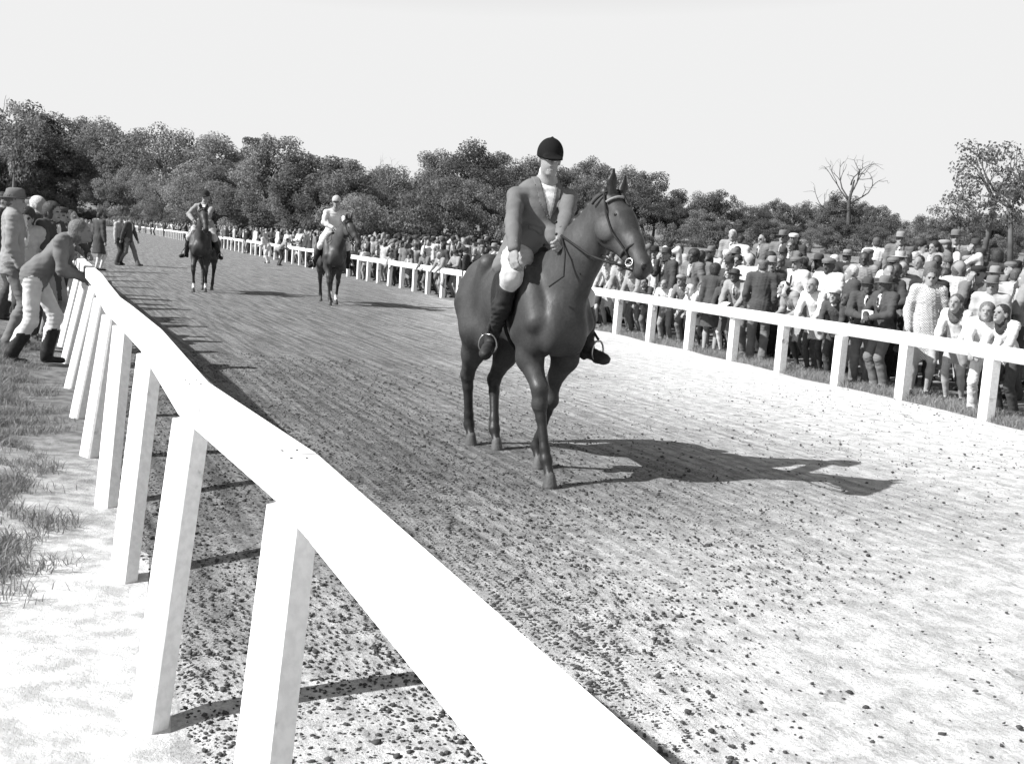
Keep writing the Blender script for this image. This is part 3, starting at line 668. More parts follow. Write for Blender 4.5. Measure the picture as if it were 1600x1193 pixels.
def hand_of(o, pose_idx, dz=0.0):
    return o.matrix_basis @ Vector((0, -.40, 1.12+dz))
bpy.context.view_layer.update()
byl = {o['label']: o for o in SC.objects if o.get('category') == 'person'}
def race_card(lab_part, off, label, tilt):
    o = next(v for k, v in byl.items() if lab_part in k); M = Matrix.Translation(o.location) @ Matrix.Rotation(o.rotation_euler.z, 4, 'Z') @ Matrix.Scale(o.scale.x, 4)
    m = MB(); nn = 5; V = []; F = []
    for side in (0, .002):
        for i in range(nn):
            for j in (0, 1): V.append(((i/(nn-1)-.5)*.17, side+.02*abs(i/(nn-1)-.5)*2, (j-.5)*.21))
    for i in range(nn-1):
        F += [(2*i, 2*i+1, 2*i+3, 2*i+2), (2*nn+2*i, 2*nn+2*i+2, 2*nn+2*i+3, 2*nn+2*i+1), (2*i, 2*i+2, 2*nn+2*i+2, 2*nn+2*i), (2*i+1, 2*nn+2*i+1, 2*nn+2*i+3, 2*i+3)]
    F += [(0, 2*nn, 2*nn+1, 1), (2*nn-2, 2*nn-1, 4*nn-1, 4*nn-2)]
    m.add([Vector(v) for v in V], F); c = obj('race_card', m.mesh('race_card', False), mat('paper', .6, .8, .08, 20), None, label, 'race card', 'race cards held by spectators')
    c.matrix_basis = M @ Matrix.Translation(off) @ Matrix.Rotation(R(tilt), 4, 'X')
race_card('holding a paper, second row', (.0, -.42, 1.16), 'white race card in the hands of the man in white jacket and flat cap', -55)
race_card('with both forearms on the rail', (.0, -.64, 1.02), 'open race card held over the rail by the man in light grey suit', -70)
race_card('open white shirt holding a card', (.02, -.42, 1.16), 'folded race card held by the man in tilted dark felt hat', -50)
race_card('white belted dress', (.0, -.42, 1.14), 'race card held by the woman in the white belted dress', -60)
def handbag(lab_part, off, label, tone):
    o = next(v for k, v in byl.items() if lab_part in k); M = Matrix.Translation(o.location) @ Matrix.Rotation(o.rotation_euler.z, 4, 'Z') @ Matrix.Scale(o.scale.x, 4)
    v, q, r = sculpt([cone((-.09, 0, 0), (.09, 0, 0), .05, .05, 0, .02), cone((-.075, 0, .08), (.075, 0, .08), .035, .035, 0, .03)], .012, 1)
    b = obj('handbag', new_mesh('handbag', v*np.array([1, .8, 1]), q), LEATHER if tone == 'black' else cloth(tone), None, label, 'handbag', 'handbags of spectators'); h = MB(); h.tube([Vector((.08*math.cos(a), 0, .10+.13*math.sin(a))) for a in np.linspace(0, math.pi, 9)], .008, 6)
    obj('strap', h.mesh('strap'), LEATHER, b); b.matrix_basis = M @ Matrix.Translation(off)
handbag('checked tweed suit', (-.25, -.09, .62), 'dark handbag hanging at the side of the tweed suit', 'black')
handbag('pale belted coat and sunglasses', (.27, -.08, .50), 'black handbag carried by the woman in the pale belted coat', 'black')

# ------------------------------------------------------------------ the rest of the crowd, row after row up the bank
TW = list(TONES); POSTS_R = OUT_PIX[1:9]
ORD = ['first', 'second', 'third', 'fourth', 'fifth', 'sixth', 'seventh', 'eighth']
def where_words(u, d):
    row = 'third row' if d < 3 else 'middle rows' if d < 5 else 'back rows' if d < 7.5 else 'very back'
    if d < 1.5: row = 'at the rail'
    if u > 930:
        i = min(range(8), key=lambda k: abs(POSTS_R[k][0]-u)); return row+' near '+ORD[i]+' post from right'
    if u > 730: return row+' behind the rider'
    if u > 645: return row+' left of the rider'
    if u > 555: return row+' right of the jockey'
    return row+' left of the jockey'
cands = []
for du in range(400):
    pass
u = 938.0
rng = random.Random(11)
for d in (1.9, 2.7, 3.5, 4.3, 5.1, 5.9, 6.8):
    u = 936+rng.random()*8
    while u < 1640:
        x, y = rail_xy(u); k = 1+d/math.hypot(x, y); s = FOC/(y*k)
        cands.append((x*k+rng.uniform(-.12, .12), y*k+rng.uniform(-.25, .25), u, d)); u += s*rng.uniform(.5, .95)
for d in (.5, 1.2, 1.9, 2.7, 3.5, 4.3, 5.1, 6.0, 7.0, 8.0):
    u = 400.0
    while u < 936:
        x, y = rail_xy(u); L = math.hypot(x, y); k = 1+d/L*1.15; s = FOC/(y*k)
        if d > .6 or rng.random() < .8: cands.append((x*k+rng.uniform(-.15, .15), y*k+rng.uniform(-.3, .3), u, d))
        u += s*rng.uniform(.40, .62)*(1 if u > 520 else 1.2)
for d in (.6, 1.6, 2.7, 3.9, 5.2, 6.6, 8.2):
    u = 150.0
    while u < 400:
        x, y = rail_xy(u); L = math.hypot(x, y); k = 1+d*1.6/L; s = FOC/(y*k)
        cands.append((x*k+rng.uniform(-.3, .3), y*k+rng.uniform(-.5, .5), u, d)); u += s*rng.uniform(.5, .9)
VAR = [D0(wear='suit', pose='down'), D0(wear='suit', pose='pocket'), D0(wear='coat', pose='down', hair='bob'), D0(wear='coat', pose='cross', hair='puff'), D0(wear='sweater', pose='hold'),
       D0(wear='suit', pose='face', shades=True), D0(wear='coat', pose='hold', hair='bob', shades=True), D0(wear='sweater', pose='down'), D0(wear='suit', pose='glass'), D0(wear='dress', pose='pocket', hair='bob'), D0(wear='suit', pose='cross', hair='bald'), D0(wear='sweater', pose='hip', hair='puff')]
GAR = {'suit': 'suit', 'coat': 'coat', 'sweater': 'sweater', 'dress': 'dress'}
near_pts = np.array(PLACED)
cands.sort(key=lambda q: q[1])
indiv, mass = [], []
LIMIT = 222
for q in cands:
    if len(near_pts) and np.min(np.hypot(near_pts[:, 0]-q[0], near_pts[:, 1]-q[1])) < .42: continue
    (indiv if len(indiv) < LIMIT else mass).append(q)
def dress(rng):
    tone = rng.choices(TW, [9, 9, 14, 26, 29, 13])[0]; v = rng.choice(VAR); h = None; ht = None
    man = v['wear'] == 'suit' or (v['wear'] == 'sweater' and 'hair' not in v)
    p_ = rng.random()
    if man and p_ < .55: h = rng.choice(['felt hat', 'felt hat', 'felt hat', 'flat cap', 'flat cap'])
    elif not man and p_ < .35: h = 'headscarf'
    ht = rng.choice(['black', 'dark grey', 'mid grey', 'light grey'] if man else ['white', 'pale grey', 'mid grey'])
    if h == 'straw hat': ht = 'pale grey'
    return tone, v, man, h, ht
for (x, y, u, d) in indiv:
    tone, v, man, h, ht = dress(rng); far = y > 24.5; kid = (d < 1.3 and rng.random() < .5)
    sc = rng.uniform(.94, 1.05)*(.98 if man else .93)
    if kid: sc *= .72
    if u < 930: sc *= 1.0 if kid else rng.uniform(.74, .9) if d < 1.5 else rng.uniform(.84, .98) if d < 3 else 1.0
    rz = R(rng.gauss(-38, 22)) if rng.random() > .08 else R(rng.uniform(120, 240))
    pose = dict(v); 
    if d < .8 and u < 930: pose['pose'] = rng.choice(['lean', 'lean', 'hold', 'down'])
    lab = ('child' if kid else 'man' if man else 'woman')+' in '+tone+' '+GAR[v['wear']]+((', '+ht+' '+h+', ') if h else (', sunglasses, ' if v.get('shades') else ', bare-headed, '))+where_words(u, d)
    g = NEARG if u > 930 else 'spectators packed along the far bend of the right-hand rail'
    sk = rng.choices(['fair', 'tan', 'deep'], [6, 2, 2])[0]
    person(x, y, rail_base_z(x, y), sc, rz, lab, g, top=tone, bot=rng.choice(['dark grey', 'mid grey', 'light grey', 'black']), skin=sk, hairc=rng.choice(['dark', 'dark', 'brown', 'brown', 'fair', 'white']) if sk == 'fair' else 'dark',
           hatk=h, hatt=ht, legs=rng.choice(['pale grey', 'mid grey', 'dark grey']), vox=.034 if far else .019, shirt=rng.choice(['white', 'white', 'pale grey', 'light grey']), **pose)
# those beyond are one mass
parts = []; TWI = {t: i for i, t in enumerate(TW)}
for (x, y, u, d) in mass:
    tone, v, man, h, ht = dress(rng); me, HM, zm, hs = figure(vox=.05, **v)
    if ('raw', id(me)) not in _fig:
        V = np.empty(len(me.vertices)*3, np.float32); me.vertices.foreach_get('co', V)
        Q = np.empty(len(me.polygons)*4, np.int32); me.loops.foreach_get('vertex_index', Q); rg = np.empty(len(me.polygons), np.int32); me.polygons.foreach_get('material_index', rg)
        _fig[('raw', id(me))] = (V.reshape(-1, 3).astype(float), Q.reshape(-1, 4), rg)
    V, Q, rg = _fig[('raw', id(me))]
    t = TWI[tone]; lut = np.array([6, t, rng.choice([2, 3, 4]), 5, 0, rng.choice([4, 5, 5, 3]), 5, rng.choice([6, 4])])
    M = Matrix.Translation((x, y, rail_base_z(x, y))) @ Matrix.Rotation(R(rng.gauss(-30, 30)), 4, 'Z') @ Matrix.Scale(rng.uniform(.9, 1.02), 4)
    pv, pq, _ = xf(M, (V, Q, rg)); parts.append((pv, pq, lut[rg]))
V, Q, M_ = join(parts)
obj('distant_crowd', new_mesh('distant_crowd', V, Q, M_), [cloth(t) for t in TW]+[SKIN['fair']], label='mass of distant spectators packed along the far bend of the track', cat='crowd', kind='stuff')

# ------------------------------------------------------------------ horses and riders (horse space: x forward, y to its left, z up)
COAT, HOOF, POINT, SOCK, EYEM = range(5)
def horse_mats(base):
    m = bpy.data.materials.new('horse coat'); m.use_nodes = True; n = m.node_tree; b = n.nodes['Principled BSDF']
    b.inputs['Roughness'].default_value = .46; b.inputs['Specular IOR Level'].default_value = .26
    tc = n.nodes.new('ShaderNodeTexCoord'); o = tc.outputs['Object']
    col = math_n(n, 'MULTIPLY', math_n(n, 'MULTIPLY', ramp(n, .3, .7, .8, 1.25, noise_n(n, o, 3.5, 4)), ramp(n, .3, .7, .88, 1.12, noise_n(n, o, 60, 3))), base)
    n.links.new(col, b.inputs['Base Color'])
    mp = n.nodes.new('ShaderNodeMapping'); mp.inputs['Scale'].default_value = (60, 160, 30); n.links.new(o, mp.inputs[0])
    bp = n.nodes.new('ShaderNodeBump'); bp.inputs['Strength'].default_value = .12; bp.inputs['Distance'].default_value = .01
    bp2 = n.nodes.new('ShaderNodeBump'); bp2.inputs['Strength'].default_value = .5; bp2.inputs['Distance'].default_value = .022; mp2 = n.nodes.new('ShaderNodeMapping'); mp2.inputs['Scale'].default_value = (9, 9, 4.5); n.links.new(o, mp2.inputs[0]); n.links.new(noise_n(n, mp2.outputs[0], 1, 2, .45), bp2.inputs['Height']); n.links.new(bp2.outputs[0], bp.inputs['Normal'])
    n.links.new(noise_n(n, mp.outputs[0], 1, 3), bp.inputs['Height']); n.links.new(bp.outputs[0], b.inputs['Normal'])
    n.links.new(ramp(n, .3, .7, .44, .66, noise_n(n, o, 6, 3)), b.inputs['Roughness'])
    return [m, mat('hoof', .075, .6, .25, 15, .2), mat('dark points', base*.55 if base < .05 else .03, .45, .25, 12, .1), mat('white sock', .6, .8, .1, 30), mat('horse eye', .01, .08, .05)]
def sub(parent, name, prims, vox, mats, smooth=1, fold=None):
    part = sculpt(prims, vox, smooth)
    if fold: part = folds(part, fold[0], fold[1], fold[2] if len(fold) > 2 else 0, fold[3] if len(fold) > 3 else 1.0)
    return obj(name, new_mesh(name, *part), mats, parent)
def horse(o, th, h, label, vox, mats, socks=(), fore=((.52, -.12), (.50, .12)), hind=((-.74, -.12), (-.70, .12)), poll=(.98, .03, 1.98), muzzle=(1.36, .05, 1.50), knees=None, tail_dx=0, near=True, hroll=0, hsc=1.08):
    root = obj('horse', None, label=label, cat='horse', loc=o, rz=th, group='ridden horses on the track')
    pr = [ell((.20, 0, 1.245), (.50, .246, .365), COAT, .08), ell((-.18, 0, 1.265), (.52, .262, .322), COAT, .08), ell((-.58, 0, 1.36), (.34, .22, .25), COAT, .08),
          ell((.58, 0, 1.13), (.20, .20, .22), COAT, .08), ell((.30, 0, 1.52), (.30, .085, .13), COAT, .1)]
    for s in (1, -1):
        pr += [ell((-.60, s*.13, 1.22), (.27, .16, .31), COAT, .08), ell((.46, s*.15, 1.22), (.17, .115, .33), COAT, .05, np.array(Matrix.Rotation(R(-20), 3, 'Y'))),
               ell((.66, s*.085, 1.10), (.11, .095, .17), COAT, .04), ell((-.38, s*.17, 1.02), (.15, .09, .17), COAT, .06),
               cone((.40, s*.18, 1.48), (.60, s*.17, 1.16), .075, .10, COAT, .03), cone((.58, s*.16, 1.16), (.36, s*.20, 1.05), .085, .075, COAT, .025), cone((-.36, s*.17, 1.52), (-.46, s*.2, 1.12), .09, .10, COAT, .04), cone((-.80, s*.10, 1.36), (-.70, s*.15, .98), .10, .09, COAT, .03)]
    def up_(a, b, t): return Vector(a).lerp(Vector(b), t)
    for i, (s, (fx, fy)) in enumerate(zip((-1, 1), fore)):
        el = Vector((.43, s*.145, 1.0)); fet = Vector((fx-.045, fy, .155)); kn, fet = ik(el, fet, .47, .405, (1, s*.1, .0))
        rg = SOCK if ('f', s) in socks else POINT
        pr += chain([el+Vector((.0, 0, .1)), el+Vector((.01, 0, -.12)), kn+Vector((-.005, 0, .11)), kn], [.125, .094, .055, .052], COAT, .05)
        pr += [ell(kn+Vector((.008, 0, 0)), (.054, .05, .068), COAT, .03)]
        pr += chain([kn, kn.lerp(fet, .25), kn.lerp(fet, .8), fet], [.05, .036, .034, .043], [POINT, POINT, rg], .025)
        pr += [ell(fet, (.045, .041, .046), rg, .02), cone(fet, (fx+.02, fy, .075), .036, .036, rg, .02), cone((fx+.022, fy, .078), (fx+.03, fy, .0), .040, .056, HOOF, .006, None, .0)]
    for i, (s, (fx, fy)) in enumerate(zip((-1, 1), hind)):
        st = Vector((-.44, s*.17, 1.03)); fet = Vector((fx-.045, fy, .17)); hk, fet = ik(st, fet, .58, .43, (-1, 0, .1))
        rg = SOCK if ('h', s) in socks else POINT
        pr += chain([(-.60, s*.14, 1.2), st+Vector((-.06, 0, -.02)), st.lerp(hk, .55)+Vector((-.015, 0, 0)), hk], [.20, .15, .088, .052], COAT, .06)
        pr += [ell(hk, (.062, .047, .07), COAT, .03), cone(hk+Vector((-.055, 0, .05)), hk+Vector((-.03, 0, -.05)), .022, .026, COAT, .03)]
        pr += chain([hk, hk.lerp(fet, .25), hk.lerp(fet, .8), fet], [.054, .042, .037, .045], [POINT, POINT, rg], .025)
        pr += [ell(fet, (.047, .043, .048), rg, .02), cone(fet, (fx+.015, fy, .075), .037, .036, rg, .02), cone((fx+.018, fy, .078), (fx+.026, fy, .0), .039, .054, HOOF, .006, None, .0)]
    # neck and head
    pl, mz = Vector(poll), Vector(muzzle); hd = (mz-pl).normalized()
    nd = (Vector((pl.x, pl.y, 0))-Vector((.45, 0, 0))).normalized(); nsd = Vector((-nd.y, nd.x, 0))
    nb = Vector((.46, 0, 1.28)); fl = (tuple(nsd), .62)
    nm = nb.lerp(pl, .52)+Vector((0, 0, .02))
    pr += chain([nb, nm, pl+Vector((-.05*nd.x, -.05*nd.y, -.06))], [.265, .185, .128], COAT, .07, fl)
    pr += [cone((.38, 0, 1.50), pl+Vector((-.06*nd.x, -.06*nd.y, .0)), .09, .06, COAT, .08, (tuple(nsd), .6))]
    hx = hd; hy = UP.cross(hx).normalized(); hz_ = hx.cross(hy); HM = Matrix((hx, hy, hz_)).transposed().to_4x4() @ Matrix.Rotation(R(hroll), 4, 'X') @ Matrix.Scale(hsc, 4); HM.translation = pl
    A = np.array(HM.to_3x3())/hsc
    def H(*q): return HM @ Vector(q)
    def he(c, r, reg=COAT, k=.03): pr.append(ell(H(*c), tuple(q*hsc for q in r), reg, k, A))
    he((.02, 0, -.0), (.115, .085, .095)); he((.17, 0, .015), (.15, .088, .082)); he((.17, 0, -.10), (.14, .062, .10), COAT, .05)
    pr.extend(chain([H(.16, 0, .02), H(.36, 0, .012), H(.50, 0, -.01)], [.078, .057, .056], COAT, .05))
    he((.53, 0, -.02), (.075, .062, .066), COAT, .03); he((.575, 0, -.055), (.042, .05, .042), COAT, .03)
    pr.extend(chain([H(.24, 0, -.1), H(.42, 0, -.075)], [.06, .042], COAT, .05))
    for s in (1, -1):
        he((.155, s*.076, .035), (.034, .018, .02), COAT, .02);
        he((.17, s*.075, -.10), (.095, .022, .08), COAT, .03); he((.30, s*.05, -.02), (.13, .014, .014), COAT, .03)
        he((.565, s*.042, .0), (.03, .02, .028), COAT, .02); he((.578, s*.052, .003), (.024, .013, .019), EYEM, .003)
        e0 = H(-.02, s*.055, .06); e1 = H(-.075, s*.075, .10)+Vector((0, 0, .01)); e2 = e1+Vector((hx.x*.02, hx.y*.02, .085))
        pr.extend([cone(e0, e1, .034, .040, POINT, .02, (tuple((hx+Vector((0, 0, .3))).normalized()), .6)), cone(e1, e2, .040, .010, POINT, .02, (tuple((hx+Vector((0, 0, .3))).normalized()), .6))])
    he((.61, 0, -.05), (.012, .035, .008), POINT, .004)
    body = sub(root, 'body', pr, vox, mats, 2)
    for s in (1, -1):
        em = MB(); em.lathe([(.0001, -.021)]+[(.021*math.cos(a), .021*math.sin(a)) for a in np.linspace(-1.3, 1.3, 9)]+[(.0001, .021)], 14, Matrix.Translation(H(.158, s*.080, .022)) @ Matrix.Diagonal((hsc, hsc, hsc*.85, 1))); obj('eye', em.mesh('eye'), [mats[4]], root)
    # mane in plaits, forelock, tail
    mp = []
    for k in range(9 if near else 6):
        t = k/(8 if near else 5); q = Vector((.36, 0, 1.60)).lerp(pl+Vector((-.05*nd.x, -.05*nd.y, .05)), t)+Vector((0, 0, .025*math.sin(t*3)))
        mp.append(ell(q+nsd*-.012+Vector((0, 0, .015)), (.042, .036, .046), 0, .012)); mp.append(cone(q, q+nsd*-.06+Vector((0, 0, -.09)), .026, .018, 0, .012))
    mp.append(cone(H(-.01, 0, .1), H(.10, .01, .10), .022, .012, 0, .02))
    sub(root, 'mane', mp, .011 if near else .022, [mats[2]], 1)
    tp = chain([(-.84, 0, 1.46), (-.93, 0, 1.36), (-.97+tail_dx, .0, 1.12), (-.98+tail_dx, -.01, .86), (-.96+tail_dx, -.02, .62)], [.04, .052, .075, .07, .02], 0, .03)
    tl = sculpt(tp, .016 if near else .03, 1); V = tl[0]; V = V+.012*np.stack([np.sin(V[:, 2]*9+V[:, 1]*90), np.cos(V[:, 2]*7+V[:, 0]*80), 0*V[:, 0]], 1)*np.clip((1.4-V[:, 2])*2, 0, 1)[:, None]
    obj('tail', new_mesh('tail', V, tl[1]), [mats[2]], root)
    # bridle
    br = MB()
    def band(x, ry, rz_, cz, w, a0=0, a1=2*math.pi, n=20, dx=0):
        pts = [H(x+dx*math.cos(a0+(a1-a0)*i/n), ry*math.sin(a0+(a1-a0)*i/n), cz+rz_*math.cos(a0+(a1-a0)*i/n)) for i in range(n+1)]
        br.tube(pts, w, 6, True)
    band(.40, .066, .083, -.03, .009); band(-.035, .098, .115, -.02, .009, -2.2, 2.2)
    for s in (1, -1):
        br.tube([H(-.03, s*.093, .02), H(.10, s*.1, -.03), H(.25, s*.094, -.06), H(.40, s*.066, -.05), H(.495, s*.056, -.06)], .008, 6)
    obj('bridle', br.mesh('bridle'), TACK, root)
    br = MB(); band(.035, .098, .10, .0, .009, -1.5, 1.5); obj('browband', br.mesh('browband'), cloth('light grey') if near else TACK, root)
    bt = MB()
    for s in (1, -1): bt.tube([H(.495+.027*math.cos(a), s*.066, -.065+.027*math.sin(a)) for a in np.linspace(0, 2*math.pi, 13)], .006, 6, False)
    bt.tube([H(.50, -.066, -.06), H(.50, .066, -.06)], .008, 6); obj('bit', bt.mesh('bit'), METAL, root)
    # saddle with flaps, girth, breastplate
    sp = [ell((.02, 0, 1.605), (.27, .19, .055), 0, .04), ell((-.20, 0, 1.645), (.07, .15, .05), 0, .05), ell((.24, 0, 1.66), (.06, .08, .05), 0, .05)]
    for s in (1, -1): sp += [cone((.08, s*.16, 1.58), (.16, s*.285, 1.22), .045, .03, 0, .05), ell((.14, s*.27, 1.32), (.19, .028, .21), 0, .05)]
    sd_ = sub(root, 'saddle', sp, .016 if near else .03, [TACK], 1)
    g = MB(); pts = []
    for i in range(25):
        a = 2*math.pi*i/24; pts.append((.20, .272*math.sin(a), 1.235+.385*math.cos(a)))
    g.tube(pts, .014, 6, False)
    obj('girth', g.mesh('girth'), TACK, root)
    return root, HM
def w2l(o, th, p):
    d = Vector(p)-Vector(o); c, s = math.cos(th), math.sin(th); return Vector((c*d.x+s*d.y, -s*d.x+c*d.y, d.z))
def reins(root, HM, hand_pts):
    m = MB()
    for s, hp in zip((1, -1), hand_pts):
        a = HM @ Vector((.50, s*.07, -.10)); b = Vector(hp); mid = a.lerp(b, .5)+Vector((0, s*.03, -.03))
        m.tube([a, a.lerp(mid, .5)+Vector((0, 0, -.01)), mid, mid.lerp(b, .5), b], .0085, 6)
        m.tube([b, b+Vector((.12, s*.02, -.12)), b+Vector((.16, s*.04, -.28)), b+Vector((.1, s*.12, -.36))], .007, 6)
    obj('rein', m.mesh('rein'), TACK, root)
def rider(o, th, h, label, vox, jk, group, near=True):
    """jk: joints in horse space, garments' materials"""
    root = obj('person', None, label=label, cat='person', loc=o, rz=th, group=group)
    J = {k: Vector(v) for k, v in jk.items() if isinstance(v, (tuple, Vector))}; fwd = jk.get('face', 0)
    pv, nk, hdp = J['pelvis'], J['neck'], J['head']
    td = (nk-pv).normalized(); sx = (J['shL']-J['shR']).normalized(); fw = sx.cross(td).normalized()
    TM = Matrix((fw, sx, td)).transposed(); A = np.array(TM)
    def T(p, a, b, c): return p+fw*a+sx*b+td*c
    # head: built facing -y, turned so that it faces jk['face'] in horse space
    HMx = Matrix.Translation(hdp) @ Matrix.Rotation(R(90+jk['face']), 4, 'Z') @ Matrix.Rotation(R(jk.get('nod', 8)), 4, 'X') @ Matrix.Rotation(R(jk.get('tilt', 0)), 4, 'Y')
    skin = []
    wr = {}; el_ = {}
    for s, c in ((1, 'L'), (-1, 'R')):
        el, w_ = ik(J['sh'+c], J['hand'+c], .30, .265, J['pole'+c]); wr[c] = w_; el_[c] = el
        skin += chain([J['sh'+c], el, w_], [.045, .038, .03], 0, .03)
        skin += chain([T(pv, 0, s*.09, -.02), J['kn'+c], J['an'+c]], [.07, .05, .036], 0, .03)
        skin += [cone(J['an'+c]+Vector((0, 0, -.045)), J['toe'+c].lerp(J['an'+c], .45)+Vector((0, 0, -.045)), .022, .02, 0, .02)]
    skin += [cone(pv, nk, .10, .09, 0, .06), cone(nk+td*-.04, hdp+Vector((0, 0, -.05)), .058, .054, 0, .03)]
    hp = head_prims(HMx, 'short', False, True, 1.0); 
    for q in hp: q['reg'] = {SK: 0, HR: 1, DK: 2}[q['reg']]
    part = sculpt(skin+hp, vox*.8, 1)
    for s, c in ((1, 'L'), (-1, 'R')):
        d = (wr[c]-el_[c]).normalized(); part = join([part, hand_at(wr[c]+d*.02, jk.get('dir'+c, d), jk['back'+c], jk.get('curl'+c, .9), .006 if near else .012, s*jk.get('thumb'+c, 1), 1.05)])
    obj('body', new_mesh('body', *part), [SKIN['fair'], HAIR[jk.get('hairc', 'white')], DARK], root)
    # coat
    jp = [ell(T(nk, -.0, 0, -.17), (.125, .20, .20), 0, .06, A), ell(T(pv, .0, 0, .17), (.122, .168, .20), 0, .06, A), ell(T(pv, -.02, 0, .02), (.15, .19, .14), 0, .06, A),
          ell(T(nk, -.02, 0, -.06), (.08, .185, .075), 0, .06, A)]
    for s, c in ((1, 'L'), (-1, 'R')):
        jp += chain([J['sh'+c]-sx*s*.05, J['sh'+c]-td*.012, J['sh'+c].lerp(el_[c], .5), el_[c], el_[c].lerp(wr[c], .4), wr[c]], [.056, .059, .060, .056, .054, .046], 0, .03)
        if jk.get('skirts', True): jp += [cone(T(pv, .02, s*.13, .02), J['kn'+c].lerp(T(pv, 0, s*.12, 0), .62)+Vector((0, s*.025, -.0)), .125, .092, 0, .05, ((0, 1, 0), .8)), cone(T(pv, .0, s*.15, .0), T(pv, .05, s*.25, -.17), .10, .07, 0, .06), ell(T(pv, .10, s*.09, .02), (.13, .12, .13), 0, .06, A), cone(T(pv, .13, s*.1, .02), T(pv, .19, s*.2, -.10), .09, .06, 0, .06), cone(T(pv, -.1, s*.1, .03), T(pv, -.22, s*.2, -.17), .07, .05, 0, .06)]
    part = folds(sculpt(jp, vox*.75, 1), (0,), .0026, 1.7, .55); cj = obj(jk['topname'], new_mesh(jk['topname'], *part), [jk['top']], root)
    JV, JQ, _ = part; a_, b_, c_, d_ = (JV[JQ[:, i]] for i in range(4)); nf = np.cross(c_-a_, d_-b_); JN = np.zeros_like(JV)
    for i in range(4): np.add.at(JN, JQ[:, i], nf)
    JN /= np.linalg.norm(JN, axis=1)[:, None]+1e-12; fc = JV[JQ].mean(1)-np.array(nk); fa, fb, fcz = fc@np.array(fw), fc@np.array(sx), fc@np.array(td)
    def patch(name, mask, off, m, parent):                  # a piece of cloth lying on the coat
        q = JQ[mask]; ids, inv = np.unique(q, return_inverse=True); inv = inv.reshape(-1, 4); o1 = JV[ids]+JN[ids]*off; o0 = JV[ids]-JN[ids]*.004; n_ = len(ids)
        e = np.stack([inv.ravel(), np.roll(inv, -1, 1).ravel()], 1); ky = {(int(x), int(y)) for x, y in e}; rim = [(x, y) for x, y in ky if (y, x) not in ky]
        F = np.concatenate([inv]+([np.array([(y, x, x+n_, y+n_) for x, y in rim])] if rim else [])); return obj(name, new_mesh(name, np.concatenate([o1, o0]), F), m, parent)
    # lapels, collar, buttons, stock
    for_ = jk.get('lapels')
    sp = [ell(T(nk, .085, 0, -.13), (.035, .045, .12), 0, .02, A), cone(nk, nk+(hdp-nk)*.55, .068, .064, 0, .02)]
    if for_:
        sp = [cone(nk+td*-.03, nk+(hdp-nk)*.5, .072, .066, 0, .02), cone(T(nk, .055, 0, .0), T(nk, .112, 0, -.25), .062, .010, 0, .02, (tuple(fw), .55)), cone(T(nk, .085, -.02, -.02), T(nk, .105, .012, -.10), .018, .02, 0, .015)]
        vw = .062*np.clip((fcz+.26)/.26, 0, 1.1); fr_ = (fa > .01) & (fa < .15) & (fcz > -.26) & (fcz < .05)
        patch('stock_tie', fr_ & (abs(fb) < vw), .005, [mat('white stock', .72, .85, .06, 12, .2, 18)], root); sub(root, 'collar', [cone(nk+td*-.02, nk+(hdp-nk)*.5, .070, .064, 0, .02)], vox*.8, [mat('white stock', .72)], 1)
        for s in (1, -1): patch('lapel', fr_ & (fb*s >= vw) & (fb*s < vw+.045*np.clip((fcz+.26)/.1, .25, 1)), .012, [jk['top']], cj)
        ph = (fc+np.array(nk)-np.array(pv))@np.array(td)
        for s in (1, -1): patch('pocket_flap', (fa > .0) & (fa < .2) & (abs(ph-.10) < .026) & (fb*s > .065) & (fb*s < .165), .010, [jk['top']], cj)
        def front(c0): mk = (abs(fcz-c0) < .02) & (abs(fb) < .02); return float(fa[mk].max()) if mk.any() else .14
        for k in range(3):
            b = MB(); b.lathe([(0, .006), (.009, .005), (.011, 0), (0, -.004)], 10, Matrix.Translation(T(nk, front(-.285-.085*k)+.004, .004, -.285-.085*k)) @ Matrix((td, sx, fw)).transposed().to_4x4()); obj('button', b.mesh('button'), LEATHER, cj)
    # breeches and boots
    bp_ = []
    for s, c in ((1, 'L'), (-1, 'R')):
        hip = T(pv, .0, s*.1, -.03); kn, an, toe = J['kn'+c], J['an'+c], J['toe'+c]
        bp_ += chain([hip, hip.lerp(kn, .5)+Vector((0, s*.0, .015)), kn, kn.lerp(an, .22)], [.115, .108, .073, .058], 0, .05)
        t0 = kn.lerp(an, .20); bt = chain([t0, t0.lerp(an, .35)+(an-kn).normalized().cross(sx)*.012, an.lerp(kn, .12), an], [.066, .069, .05, .046], 0, .03)
        bt += [ell(an+Vector((0, 0, -.03)), (.05, .042, .055), 0, .03), cone(an+(toe-an).normalized()*.0+Vector((0, 0, -.045)), toe.lerp(an, .18)+Vector((0, 0, -.035)), .042, .042, 0, .03), cone(toe.lerp(an, .5)+Vector((0, 0, -.035)), toe+Vector((0, 0, -.02)), .042, .034, 0, .03), cone(an-(toe-an).normalized()*.03+Vector((0, 0, -.05)), an-(toe-an).normalized()*.03+Vector((0, 0, -.085)), .036, .036, 0, .01)]
        sub(root, 'boot', bt, vox*.9, [LEATHER], 1, ((0,), .003, s))
    bp_.append(ell(pv+Vector((0, 0, -.03)), (.15, .18, .12), 0, .06))
    sub(root, 'breeches', bp_, vox, [jk['bottom']], 1, ((0,), .003, 4.2, .8))
    return root, HMx, wr
